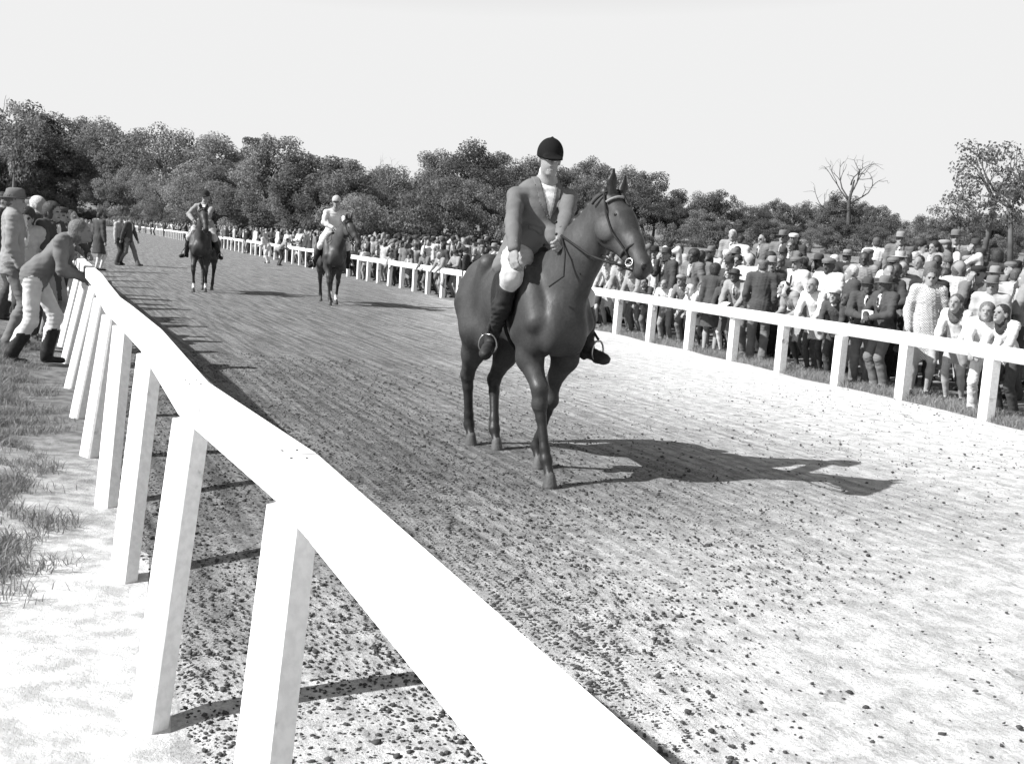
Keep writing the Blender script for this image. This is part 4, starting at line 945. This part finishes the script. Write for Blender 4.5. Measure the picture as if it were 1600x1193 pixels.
def stirrup(horse_root, an, toe, side):
    m = MB(); d = (Vector(toe)-Vector(an)).normalized(); c = Vector(an).lerp(Vector(toe), .55)+Vector((0, 0, -.055)); rt = d.cross(UP).normalized()
    pts = [c+rt*(.068*math.sin(a))+UP*(.055+.085*(-math.cos(a))*(.75 if math.cos(a) > 0 else 1)) for a in np.linspace(-2.75, 2.75, 19)]
    pts = [pts[-1]]+pts
    m.tube(pts, .0075, 6); obj('stirrup', m.mesh('stirrup'), METAL, horse_root)
    top = c+UP*.145; s = MB(); s.tube([top, Vector((.14, side*.30, 1.35)), Vector((.10, side*.2, 1.58))], .010, 6); obj('stirrup_leather', s.mesh('stirrup_leather'), TACK, horse_root)

# the big dark bay in front and its rider
HO = Vector((.07, 8.58, 0)); HTH = math.atan2(-.91, .41)
BAY = horse_mats(.036)
def LP(u, v, Y): return w2l(HO, HTH, P(u, v, Y))
pollp, muzp = LP(954, 318, 7.82), LP(995, 391, 7.58)
h1, HM1 = horse(HO, HTH, 1, 'large dark bay horse walking towards the camera with its head turned right', .0115, BAY,
    fore=((.80, -.11), (.19, .09)), hind=((-.80, -.07), (-.56, .06)), poll=tuple(pollp), muzzle=tuple(muzp), tail_dx=.02, hroll=-22, hsc=1.03)
COATG = mat('hunt coat', .125, .85, .12, 7, .35, 10, .12); BREECH = mat('buff breeches', .42, .85, .08, 9, .3, 14, .1)
shr, shl = LP(806, 303, 8.43), LP(890, 306, 8.52)
j1 = dict(pelvis=(.08, .02, 1.70), neck=LP(853, 287, 8.52), head=LP(859, 249, 8.45), shL=shl, shR=shr, handL=LP(876, 372, 8.02), handR=LP(803, 393, 8.0), poleL=(-.3, .8, -.6), poleR=(-.6, -.9, 0),
    backL=(.3, .6, .6), backR=(.3, -.9, .3), curlL=1.2, curlR=.55, knR=LP(799, 432, 8.05), anR=LP(768, 527, 8.30), toeR=LP(757, 549, 8.10), knL=(.38, .30, 1.33), anL=LP(918, 540, 8.38), toeL=LP(947, 557, 8.26),
    face=-14, nod=11, tilt=3, hairc='white', top=COATG, topname='riding_coat', bottom=BREECH, lapels=True, dirR=(.35, -.1, -1))
r1, RH1, wr1 = rider(HO, HTH, 1, 'rider in grey hunt coat, black velvet cap and pale breeches on the big dark bay', .0095, j1, 'mounted riders')
hat('riding cap', r1, RH1 @ Matrix.Translation((0, .0, -.005)), 'black', 1.04, [mat('black velvet', .012, .95, .1, 10, 0, 10, .05)]*2)
reins(h1, HM1, (wr1['L']+Vector((.06, .02, .02)), wr1['L']+Vector((.06, -.03, .0))))
stirrup(h1, j1['anR'], j1['toeR'], -1); stirrup(h1, j1['anL'], j1['toeL'], 1)

# outrider on the left of the track, further back
def far_pair(u, v, th, label, socks, jock, coat, poll, muz, fore, hind, jlab, hat_k, hat_t, mats_hat=None, lean=0.0):
    o = G(u, v); hr, HMx = horse(o, th, 1, label, .021, horse_mats(coat), socks, fore, hind, poll, muz, near=False)
    j = dict(pelvis=(.06, 0, 1.70), neck=(.10+lean, .02, 2.22), head=(.15+lean*1.25, .03, 2.40), shL=(.10+lean, .21, 2.17), shR=(.10+lean, -.19, 2.17), handL=(.50, .09, 1.78), handR=(.36, -.22, 1.80) if not jock else (.48, -.07, 1.80),
        poleL=(-.4, .9, -.4), poleR=(-.4, -.95, -.1), backL=(.3, .6, .7), backR=(.3, -.6, .7), knL=(.34, .31, 1.38), anL=(.12, .40, .95), toeL=(.28, .50, .90), knR=(.34, -.31, 1.38), anR=(.08, -.42, .95), toeR=(.22, -.55, .90),
        face=-12, nod=10, hairc='white' if not jock else 'dark', lapels=not jock, skirts=not jock, top=mat('outrider coat', .24, .85, .12, 7, .3, 10) if not jock else cloth('white'), topname='riding_coat' if not jock else 'racing_silks', bottom=BREECH if not jock else cloth('white'))
    r, RH, wr = rider(o, th, 1, jlab, .017, j, 'mounted riders', False)
    hat(hat_k, r, RH, hat_t, 1.12, mats_hat); reins(hr, HMx, (wr['L'], wr['R'])); stirrup(hr, Vector(j['anR']), Vector(j['toeR']), -1); stirrup(hr, Vector(j['anL']), Vector(j['toeL']), 1)
far_pair(317, 455, R(-84), 'dark horse with a white forefoot on the left, ridden by the outrider', {('f', -1), ('f', 1)}, False, .035, (.92, .12, 2.02), (1.30, .26, 1.60), ((.62, -.13), (.35, .12)), ((-.62, -.12), (-.78, .1)), 'outrider in light grey coat and black cap on the dark horse at left', 'riding cap', 'black')
far_pair(515, 474, R(-72), 'dark racehorse with white hind socks carrying the jockey in white', {('h', 1), ('f', 1)}, True, .045, (.98, .20, 1.94), (1.28, .42, 1.50), ((.70, -.1), (.22, .12)), ((-.85, -.1), (-.5, .1)), 'jockey in white silks and pale cap with a dark peak', 'jockey cap', 'pale grey', [cloth('pale grey'), cloth('black')], .10)
# ------------------------------------------------------------------ people on the left bank and on the track
LEFTG = 'spectators along the left-hand rail'
def left(u, v, Y, rz, lab, group=LEFTG, vox=.0135, gz=None, smin=.6, **kw):
    fk = {k: kw[k] for k in kw if k in ('pose', 'wear', 'hair', 'shades', 'kid', 'feet', 'girth', 'yaw', 'nod')}
    me, HM, zm, hs = figure(vox=vox, **fk); q = P(u, v, Y); g = hz(q.x, q.y) if gz is None else gz
    sc = min(max((q.z-g)/(zm+HATH.get(kw.get('hatk'), 0)), smin), 1.15); hm = HM.translation*sc; c, s = math.cos(R(rz)), math.sin(R(rz))
    return person(q.x-(hm.x*c-hm.y*s), q.y-(hm.x*s+hm.y*c), hz(q.x-(hm.x*c-hm.y*s), q.y) if gz is None else gz, sc, R(rz), lab, group, vox=vox, **kw)
left(24, 284, 14.2, 118, 'man in light jacket and felt hat, back half turned, nearest on left bank', wear='suit', pose='pocket', hatk='felt hat', hatt='mid grey', top='light grey', bot='mid grey', hairc='brown', feet='apart')
left(41, 321, 15.2, 25, 'woman in sunglasses and pale coat between the light jacket and the white-haired man', wear='coat', pose='pocket', hair='puff', shades=True, top='pale grey', legs='dark grey', hairc='dark')
left(62, 300, 16.2, 95, 'white-haired man in dark suit looking along the track', wear='suit', pose='down', top='dark grey', bot='dark grey', hairc='white')
left(83, 311, 15.6, 75, 'woman in dark coat and dark headscarf beside the white-haired man', wear='coat', pose='hold', hair='bob', top='dark grey', legs='light grey', hatk='headscarf', hatt='dark grey', hairc='dark')
left(127, 347, 12.9, 100, 'youth in grey sweater, white trousers and rubber boots leaning over the left rail', wear='wellies', pose='bend', hair='bob', hairc='fair', skin='tan', top='mid grey', bot='white', feet='step', nod=-10)
left(100, 328, 19.5, 80, 'person in mid grey coat at the left rail behind the woman in dark headscarf', wear='coat', pose='lean', hair='bob', top='mid grey', legs='mid grey', hairc='dark')
left(113, 330, 21.5, 70, 'dark-haired man in dark jacket at the left rail just above the youth', wear='suit', pose='lean', top='dark grey', bot='mid grey', hairc='dark')
left(51, 306, 18.5, 80, 'man in white shirt partly hidden behind the white-haired man', wear='sweater', pose='down', top='white', hairc='brown')
for (u, v, Y, rz, tone, hk, lb) in ((8, 300, 17.5, 100, 'dark grey', None, 'man in dark suit at the left edge behind the light jacket'), (33, 304, 19, 90, 'mid grey', 'felt hat', 'man in grey hat behind the woman in sunglasses'), (73, 314, 19, 95, 'black', None, 'man in black coat right behind the white-haired man'), (93, 320, 18, 85, 'dark grey', 'flat cap', 'man in flat cap and dark jacket right of the dark headscarf'), (88, 325, 22.5, 70, 'pale grey', None, 'bare-headed man in pale jacket deeper in the left group'), (106, 332, 24, 60, 'black', 'felt hat', 'man in black hat and coat above the leaning youth')):
    left(u, v, Y, rz, lb, wear='suit', pose='down', top=tone, bot='dark grey', hatk=hk, hatt='dark grey', hairc='dark', vox=.018)
for k, (u, v, Y, tone) in enumerate(((92, 331, 25, 'white'), (104, 334, 28, 'dark grey'), (120, 337, 31, 'pale grey'), (86, 332, 33, 'mid grey'), (110, 338, 36, 'black'), (128, 340, 39, 'white'), (97, 337, 42, 'light grey'), (118, 341, 46, 'dark grey'), (135, 342, 50, 'pale grey'), (104, 340, 55, 'white'), (126, 343, 60, 'mid grey'), (141, 343, 66, 'white'))):
    left(u, v, Y, 60+7*(k % 4), 'small figure in '+tone+' at the left rail, number of rows beyond the leaning youth' if False else ('distant man' if k % 3 else 'distant woman')+' in '+tone+' at the left rail beyond the leaning youth', vox=.03, wear='suit' if k % 3 else 'coat', pose='down', hair='short' if k % 3 else 'bob', top=tone, bot='dark grey', hairc='dark', smin=.92)
TRK = 'people walking on the track'
left(157, 331, 37, 150, 'man in dark coat and white socks standing on the track beside the left rail', TRK, .024, -.0, wear='coat', pose='down', top='dark grey', legs='white', hairc='dark', feet='stand')
left(188, 337, 42.5, 75, 'walker in pale jacket on the track, left one of a pair', TRK, .024, 0, wear='suit', pose='down', top='pale grey', bot='dark grey', hairc='dark', feet='stand')
left(204, 337, 42.5, 80, 'striding walker in dark jacket on the track, right one of a pair', TRK, .024, 0, wear='suit', pose='walk', top='dark grey', bot='mid grey', hairc='dark', feet='walk')
left(407, 366, 55, -95, 'person in white stooping on the track in front of the far rail', TRK, .024, 0, wear='sweater', pose='bend', top='white', bot='white', hairc='brown', smin=.75)
left(450, 372, 52.5, 120, 'person in grey crouching by the far rail, right of the stooping one', TRK, .024, 0, wear='sweater', pose='bend', top='light grey', bot='dark grey', hairc='dark', smin=.75)

# ------------------------------------------------------------------ trees
def leaf_mat(name, val, tr=.25):
    m = bpy.data.materials.new(name); m.use_nodes = True; n = m.node_tree; b = n.nodes['Principled BSDF']
    b.inputs['Roughness'].default_value = .6; b.inputs['Specular IOR Level'].default_value = .2
    oi = n.nodes.new('ShaderNodeObjectInfo'); g = n.nodes.new('ShaderNodeNewGeometry')
    v = math_n(n, 'ADD', .82, math_n(n, 'MULTIPLY', g.outputs['Random Per Island'], .36)); v = math_n(n, 'MULTIPLY', v, math_n(n, 'ADD', .82, math_n(n, 'MULTIPLY', oi.outputs['Random'], .36)))
    c = math_n(n, 'MULTIPLY', v, val); n.links.new(c, b.inputs['Base Color'])
    t = n.nodes.new('ShaderNodeBsdfTranslucent'); n.links.new(c, t.inputs['Color']); mx = n.nodes.new('ShaderNodeMixShader'); mx.inputs[0].default_value = tr
    n.links.new(b.outputs[0], mx.inputs[1]); n.links.new(t.outputs[0], mx.inputs[2]); n.links.new(mx.outputs[0], n.nodes['Material Output'].inputs['Surface']); return m
LEAF = [leaf_mat('dark leaves', .11, .45), leaf_mat('leaves', .16, .45), leaf_mat('pale autumn leaves', .22, .45)]
BARK = mat('bark', .09, .9, .35, 8, .8, 20); PALEBARK = mat('pale bark', .2, .9, .3, 8, .6, 20)
def leaves(centres, radii, per, size, seed, squash=.8):
    g = np.random.default_rng(seed); VV = []; 
    for c, r in zip(centres, radii):
        n = max(int(per*(r/np.mean(radii))**2), 8); d = g.normal(size=(n, 3)); d /= np.linalg.norm(d, axis=1)[:, None]
        p = c+d*r*np.array([1, 1, squash])*(g.random((n, 1))**.35)
        nn = d+g.normal(size=(n, 3))*.7+np.array([0, 0, .25]); nn /= np.linalg.norm(nn, axis=1)[:, None]
        t = np.cross(nn, g.normal(size=(n, 3))); t /= np.linalg.norm(t, axis=1)[:, None]+1e-9; b = np.cross(nn, t)
        s = size*g.uniform(.6, 1.35, (n, 1)); VV.append(np.stack([p-t*s, p-b*s*.62, p+t*s, p+b*s*.62], 1))
    V = np.concatenate(VV).reshape(-1, 3); F = np.arange(len(V)).reshape(-1, 4); return V, F
def limb(m, p, d, L, r, depth, g, tips, kink=.35, n=6, up=.1):
    pts = [p]; q = p.copy(); dd = d.copy(); k = 4
    for i in range(k):
        dd = (dd+Vector(g.normal(0, kink*.5, 3))+Vector((0, 0, up*.5))).normalized(); q = q+dd*(L/k); pts.append(q.copy())
    m.tube(pts, [r*(1-.55*i/k) for i in range(k+1)], n)
    tips.append((q.copy(), L))
    if depth:
        for i in range(int(g.integers(2, 4))):
            a = pts[int(g.integers(2, k+1))]; nd = (dd+Vector(g.normal(0, .65, 3))+Vector((0, 0, .15))).normalized()
            limb(m, a, nd, L*g.uniform(.5, .75), r*.45, depth-1, g, tips, kink, max(n-1, 4), up)
def tree_meshes(seed, style):                               # unit height 1
    g = np.random.default_rng(seed); m = MB(); tips = []
    if style == 'pine':
        m.tube([Vector((0, 0, -.03)), Vector((.01, 0, .5)), Vector((0, .01, .95))], [.018, .013, .004], 7); cs = []; rs = []
        for i in range(26):
            z = g.uniform(.45, .98); rr = .17*(1.08-z)/.6+.02; a = g.uniform(0, 6.28); cs.append((rr*math.cos(a)*g.random(), rr*math.sin(a)*g.random(), z)); rs.append(g.uniform(.035, .065))
        V, F = leaves(np.array(cs), np.array(rs), 210, .0085, seed, .6)
    elif style == 'shrub':
        for i in range(5): limb(m, Vector((g.normal(0, .08), g.normal(0, .08), -.05)), Vector((g.normal(0, .5), g.normal(0, .5), 1)).normalized(), .5, .015, 1, g, tips)
        cs = [(g.normal(0, .3), g.normal(0, .3), abs(g.normal(.38, .25))) for i in range(26)]; rs = g.uniform(.12, .24, 26)
        V, F = leaves(np.array(cs), rs, 190, .026, seed)
    else:
        wide = {'oak': .34, 'tall': .22, 'loose': .3, 'sparse': .36}[style]; base = {'oak': .16, 'tall': .14, 'loose': .2, 'sparse': .3}[style]
        lean_ = Vector((g.normal(0, .03), g.normal(0, .03), 0)); fork = Vector((0, 0, base+.12))+lean_
        m.tube([Vector((0, 0, -.04)), fork*.5, fork, fork+Vector((lean_.x, lean_.y, .3 if style != 'sparse' else .2))], [.028, .022, .019, .008], 8)
        for i in range(9):
            z = g.uniform(.0, .3); a = g.uniform(0, 6.28); limb(m, fork+Vector((0, 0, z*(1 if style != 'sparse' else .6))), Vector((math.cos(a)*.8, math.sin(a)*.8, .75)).normalized(), wide*g.uniform(.45, .75), .009, 1, g, tips, .3, 5)
        cs = []; rs = []; N = {'oak': 62, 'tall': 60, 'loose': 50, 'sparse': 26}[style]
        while len(cs) < N:
            d = g.normal(size=3); d /= np.linalg.norm(d); q = g.random()**.4; z = base+.06+(1-base-.14)*(.5+.5*d[2]*q); wz = wide*(1-.35*max(0, (z-.55)/.45)**2)*(.75+.25*min(1, (z-base)/.3))
            cs.append((d[0]*q*wz, d[1]*q*wz, z)); rs.append(g.uniform(.045, .125)*(1 if style != 'tall' else .85))
        per, sz = {'oak': (230, .0105), 'tall': (230, .0098), 'loose': (150, .0095), 'sparse': (80, .0125)}[style]
        V, F = leaves(np.array(cs), np.array(rs), per, sz, seed)
    return m.mesh('trunk'), new_mesh('crown', V, F, None, False)
TREES = {}
for st, seeds in (('oak', (1, 2, 3, 4)), ('tall', (5, 6, 7, 8)), ('loose', (9, 10, 11)), ('pine', (12, 13)), ('sparse', (14, 15)), ('shrub', (16, 17, 18))):
    TREES[st] = [tree_meshes(q, st) for q in seeds]
    for a, b in TREES[st]: a.materials.append(BARK); b.materials.append(LEAF[1])
rt = random.Random(5)
def tree(u, v, Y, st, tone, label, group, wid=1.0, k=None, bark=None):
    q = P(u, v, Y); g = hz(q.x, q.y)-.1; H_ = (q.z-g)*1.06
    a, b = TREES[st][k if k is not None else rt.randrange(len(TREES[st]))]
    nm = 'shrub' if st == 'shrub' else 'pine_tree' if st == 'pine' else 'tree'
    r_ = obj(nm, None, label=label, cat='shrub' if st == 'shrub' else 'tree', group=group, loc=(q.x, q.y, g), rz=rt.uniform(0, 6.28)); r_.scale = (H_*wid, H_*wid, H_)
    t = obj('trunk', a, None, r_); c = obj('crown', b, None, r_); c.material_slots[0].link = 'OBJECT'; c.material_slots[0].material = LEAF[tone]
    if bark: t.material_slots[0].link = 'OBJECT'; t.material_slots[0].material = bark
SKY_U = [-80, 0, 20, 60, 100, 130, 170, 200, 260, 290, 350, 400, 440, 500, 540, 555, 580, 620, 660, 690, 735, 780, 805, 860, 910, 950, 1000, 1025, 1045, 1090, 1150, 1170, 1215, 1240, 1270, 1330, 1380, 1440, 1500, 1560, 1640, 1720]
SKY_V = [150, 155, 155, 178, 164, 170, 184, 194, 184, 196, 190, 202, 207, 222, 235, 252, 246, 246, 256, 224, 216, 235, 242, 244, 236, 238, 248, 260, 286, 290, 302, 318, 302, 318, 312, 300, 316, 332, 326, 322, 320, 320]
def side_words(u):
    for lim_, wd in ((110, 'at far left'), (230, 'above the track walkers'), (290, 'left of the outrider'), (350, 'behind the outrider'), (470, 'between outrider and jockey'), (560, 'behind the jockey'), (690, 'right of the jockey'), (790, 'left of the rider'), (900, 'behind the rider'), (1010, 'behind the horse head'), (1120, 'right of the horse head'), (1270, 'left of the dead tree'), (1390, 'around the dead tree'), (1480, 'right of the dead tree')):
        if u < lim_: return wd
    return 'at far right'
WOOD = 'trees of the wood beyond the course'
def wood_Y(u):
    if u < 560: return 1.12*rail_xy(max(u, 165))[1]+16+ (0 if u > 200 else -20)
    return 78 if u < 830 else 100
u = -90.0
while u < 1700:
    v = float(np.interp(u, SKY_U, SKY_V)); Y = wood_Y(u); base = 378+(u-800)*.0577
    Yc = Y*rt.uniform(.98, 1.12); st = rt.choices(['oak', 'tall', 'loose', 'pine'], [4, 5, 3, 1.5] if u < 560 else [5, 2, 3, .4])[0]
    wpx = (base-v)*rt.uniform(.24, .36)
    tone = rt.choices([0, 1, 2], [4, 5, 2] if u < 900 else [3, 5, 2])[0]
    side = side_words(u)
    nm = {'oak': 'broad-crowned tree', 'tall': 'tall narrow tree', 'loose': 'loose feathery tree', 'pine': 'pine with bare lower trunk'}[st]
    tree(u, v+rt.uniform(-3, 12)+(14 if st == 'pine' else 0), Yc, st, 0 if st == 'pine' else tone, ('dark ', 'mid grey ', 'pale ')[0 if st == 'pine' else tone]+nm+' '+side, WOOD, 1.05 if st != 'tall' else 1.25)
    k_ = rt.choices([0, 1, 2], [3, 5, 3])[0]
    # lower trees that close the edge of the wood
    tree(u+rt.uniform(-8, 8), v+(base-v)*rt.uniform(.3, .5), Y*rt.uniform(.86, .93) if u > 560 else rail_xy(max(u, 165))[1]*1.10+rt.uniform(17, 20), rt.choice(['oak', 'loose', 'oak']), k_, ('dark', 'mid grey', 'pale')[k_]+' low bushy tree at the wood edge '+side, 'low trees at the edge of the wood', 1.35)
    if u < 560:
        k_ = rt.choices([0, 1, 2], [3, 5, 3])[0]; tree(u+rt.uniform(-10, 10), v+(base-v)*rt.uniform(.42, .62), rail_xy(max(u, 165))[1]*1.08+rt.uniform(15, 19), rt.choice(['oak', 'loose']), k_, ('dark', 'mid grey', 'pale')[k_]+' low bushy tree at the wood edge '+side, 'low trees at the edge of the wood', 1.5)
    u += wpx
u = -90.0
while u < 1700:
    base = 378+(u-800)*.0577; Y = wood_Y(u)*rt.uniform(.78, .84) if u > 560 else rail_xy(max(u, 165))[1]*1.09+rt.uniform(14, 17); h = rt.uniform(2.6, 4.4); k_ = rt.choices([0, 1, 2], [3, 4, 3])[0]
    tree(u, base-(h-1.7)*FOC/Y, Y, 'shrub', k_, ('dark', 'mid grey', 'pale')[k_]+' leafy shrub in front of the wood '+side_words(u), 'shrubs along the foot of the wood', .9)
    u += FOC/Y*h*rt.uniform(.36, .6)
# the loose tree at the far right and the bare one at the left edge
tree(1555, 214, 52, 'sparse', 1, 'thin-leaved tree at the far right with sky showing through its branches', None, 1.0, 0)
tree(1600, 232, 49, 'sparse', 1, 'second thin-leaved tree cut by the right edge of the picture', None, .95, 1)
tree(1500, 300, 60, 'sparse', 1, 'small sparse tree left of the thin-leaved tree', None, 1.1, 1)
tree(18, 148, 150, 'sparse', 2, 'tall thin pale tree at the left edge of the picture', None, .7, 1)
def bare_tree(u, v, Y, label, seed, mt, thick=.03):
    q = P(u, v, Y); g0 = hz(q.x, q.y); H_ = q.z-g0; g = np.random.default_rng(seed)
    r_ = obj('bare_tree', None, label=label, cat='tree', loc=(q.x, q.y, g0)); m = MB(); m.tube([Vector((0, 0, -.2)), Vector((.1, 0, H_*.35)), Vector((.0, .1, H_*.62)), Vector((.25, 0, H_*.86))], [thick*H_*1.15, thick*H_, thick*H_*.8, thick*H_*.3], 9)
    obj('trunk', m.mesh('trunk'), mt, r_)
    for k, (z, dx, dz, L) in enumerate(((.5, -1, .35, .42), (.58, .8, .55, .34), (.62, -.4, .95, .36), (.66, .35, 1, .36), (.72, .7, .8, .26), (.6, -.75, .7, .34), (.8, -.1, 1, .2))):
        b = MB(); limb(b, Vector((.02, .05, z*H_)), Vector((dx, g.normal(0, .3), dz)).normalized(), L*H_, thick*H_*.42, 2, g, [], .5, 6, .05); obj('limb', b.mesh('limb'), mt, r_)
bare_tree(1332, 262, 92, 'dead leafless tree with crooked limbs against the sky on the right', 3, mat('dead wood', .07, .9, .3, 6, .6, 12), .026)
bare_tree(608, 262, 74, 'slender pale-trunked bare tree left of the dark broad oak', 8, PALEBARK, .014)

# ------------------------------------------------------------------ clods of earth, grass
def scatter_clods(n):
    g = np.random.default_rng(3); t = (1+5**.5)/2
    iv = np.array([(-1, t, 0), (1, t, 0), (-1, -t, 0), (1, -t, 0), (0, -1, t), (0, 1, t), (0, -1, -t), (0, 1, -t), (t, 0, -1), (t, 0, 1), (-t, 0, -1), (-t, 0, 1)])/1.9
    fc = np.array([(0, 11, 5), (0, 5, 1), (0, 1, 7), (0, 7, 10), (0, 10, 11), (1, 5, 9), (5, 11, 4), (11, 10, 2), (10, 7, 6), (7, 1, 8), (3, 9, 4), (3, 4, 2), (3, 2, 6), (3, 6, 8), (3, 8, 9), (4, 9, 5), (2, 4, 11), (6, 2, 10), (8, 6, 7), (9, 8, 1)])
    Y = 1.1+14*g.random(n*3)**1.35; X = (g.random(n*3)-.5)*1.1*Y+.2; ok = (signed(IN_ALL, X, Y) < -.05) & (signed(OUT_ALL, X, Y) > .1)
    # fewer out on the ground painted overexposed on the right-hand side
    lat = X+.36*Y; ok &= (g.random(n*3) > sstep(2.0, 5.5, lat)*.85) & (g.random(n*3) > .93*sstep(5.2, 3.4, Y-.9*X)*sstep(.2, 1.2, X))
    X, Y = X[ok][:n], Y[ok][:n]; m = len(X); s = g.lognormal(math.log(.0046), .45, m).clip(.002, .0145)
    V = iv[None]*(1+g.normal(0, .22, (m, 12, 1)))*s[:, None, None]*np.array([1.15, 1, .6])
    a = g.random(m)*6.28; c, q = np.cos(a)[:, None], np.sin(a)[:, None]
    V = np.stack([V[..., 0]*c-V[..., 1]*q+X[:, None], V[..., 0]*q+V[..., 1]*c+Y[:, None], V[..., 2]+s[:, None]*.25+.006], -1)
    F = (fc[None]+12*np.arange(m)[:, None, None]).reshape(-1, 3); return V.reshape(-1, 3), F
obj('clods', new_mesh('clods', *scatter_clods(46000)), mat('damp earth', .05, .95, .3, 20, .3), label='dark clods of earth scattered over the track', cat='clods', kind='stuff')
def grass(n, X, Y, h, val, name, label, seed):
    g = np.random.default_rng(seed); m = len(X); Z = height(X, Y); a = g.random(m)*6.28; H_ = h*g.uniform(.5, 1.4, m); w_ = .0022+.0018*g.random(m)
    lx, ly = np.cos(a), np.sin(a); bx, by = g.normal(0, .75, m)*H_, g.normal(0, .75, m)*H_
    p0 = np.stack([X-lx*w_, Y-ly*w_, Z-.01], 1); p1 = np.stack([X+lx*w_, Y+ly*w_, Z-.01], 1); p2 = np.stack([X+bx*.4+lx*w_*.7, Y+by*.4+ly*w_*.7, Z+H_*.6], 1); p3 = np.stack([X+bx*.4-lx*w_*.7, Y+by*.4-ly*w_*.7, Z+H_*.6], 1); p4 = np.stack([X+bx, Y+by, Z+H_], 1)
    V = np.stack([p0, p1, p2, p3, p4], 1).reshape(-1, 3); i = np.arange(m)[:, None]*5
    F = np.concatenate([i+np.array([[0, 1, 2]]), i+np.array([[0, 2, 3]]), i+np.array([[3, 2, 4]])]); obj(name, new_mesh(name, V, F, None, False), val, label=label, cat='grass', kind='stuff')
g = np.random.default_rng(9)
n = 340000; Y = 2.2+13*g.random(n)**1.3; X = -.45*Y-.2+(g.random(n)-.62)*3.2; d = signed(IN_ALL, X, Y)
clump = np.sin(X*7+np.sin(Y*3.1)*2)*np.sin(Y*5.3+np.sin(X*4)*1.5); dens = sstep(.2, 1.0, d+.25*clump)*(.25+.75*(clump > -.1))*sstep(4.4, 6.2, Y-.6*np.sin(X*3)); ok = (g.random(n) < dens)
grass(0, X[ok], Y[ok], .062, leaf_mat('dry grass', .20), 'grass', 'rough dry grass on the bank beside the left-hand rail', 1)
n = 24000; t = g.random(n); uu = 940+700*t; vx = np.interp(uu, us, rx); vy = np.interp(uu, us, ry); k = 1+(.0+1.6*g.random(n)**1.4)/np.hypot(vx, vy)
grass(0, vx*k+g.normal(0, .05, n), vy*k+g.normal(0, .05, n), .08, leaf_mat('verge grass', .24), 'verge_grass', 'tufts of grass at the foot of the right-hand rail', 2)

# ------------------------------------------------------------------ labels that tell look-alikes apart by their order from the left
NTH = ['leftmost', 'second', 'third', 'fourth', 'fifth', 'sixth', 'seventh', 'eighth', 'ninth', 'tenth']
by = {}
for o in SC.objects:
    if 'category' in o and 'label' in o: by.setdefault(o['label'], []).append(o)
for lab, os_ in by.items():
    if 1 < len(os_) <= 10 and len(lab.split()) <= 13:
        os_.sort(key=lambda o: o.location.x/max(o.location.y, .1))
        for k, o in enumerate(os_): o['label'] = lab+(', leftmost such' if k == 0 else ', '+NTH[k]+' from left')
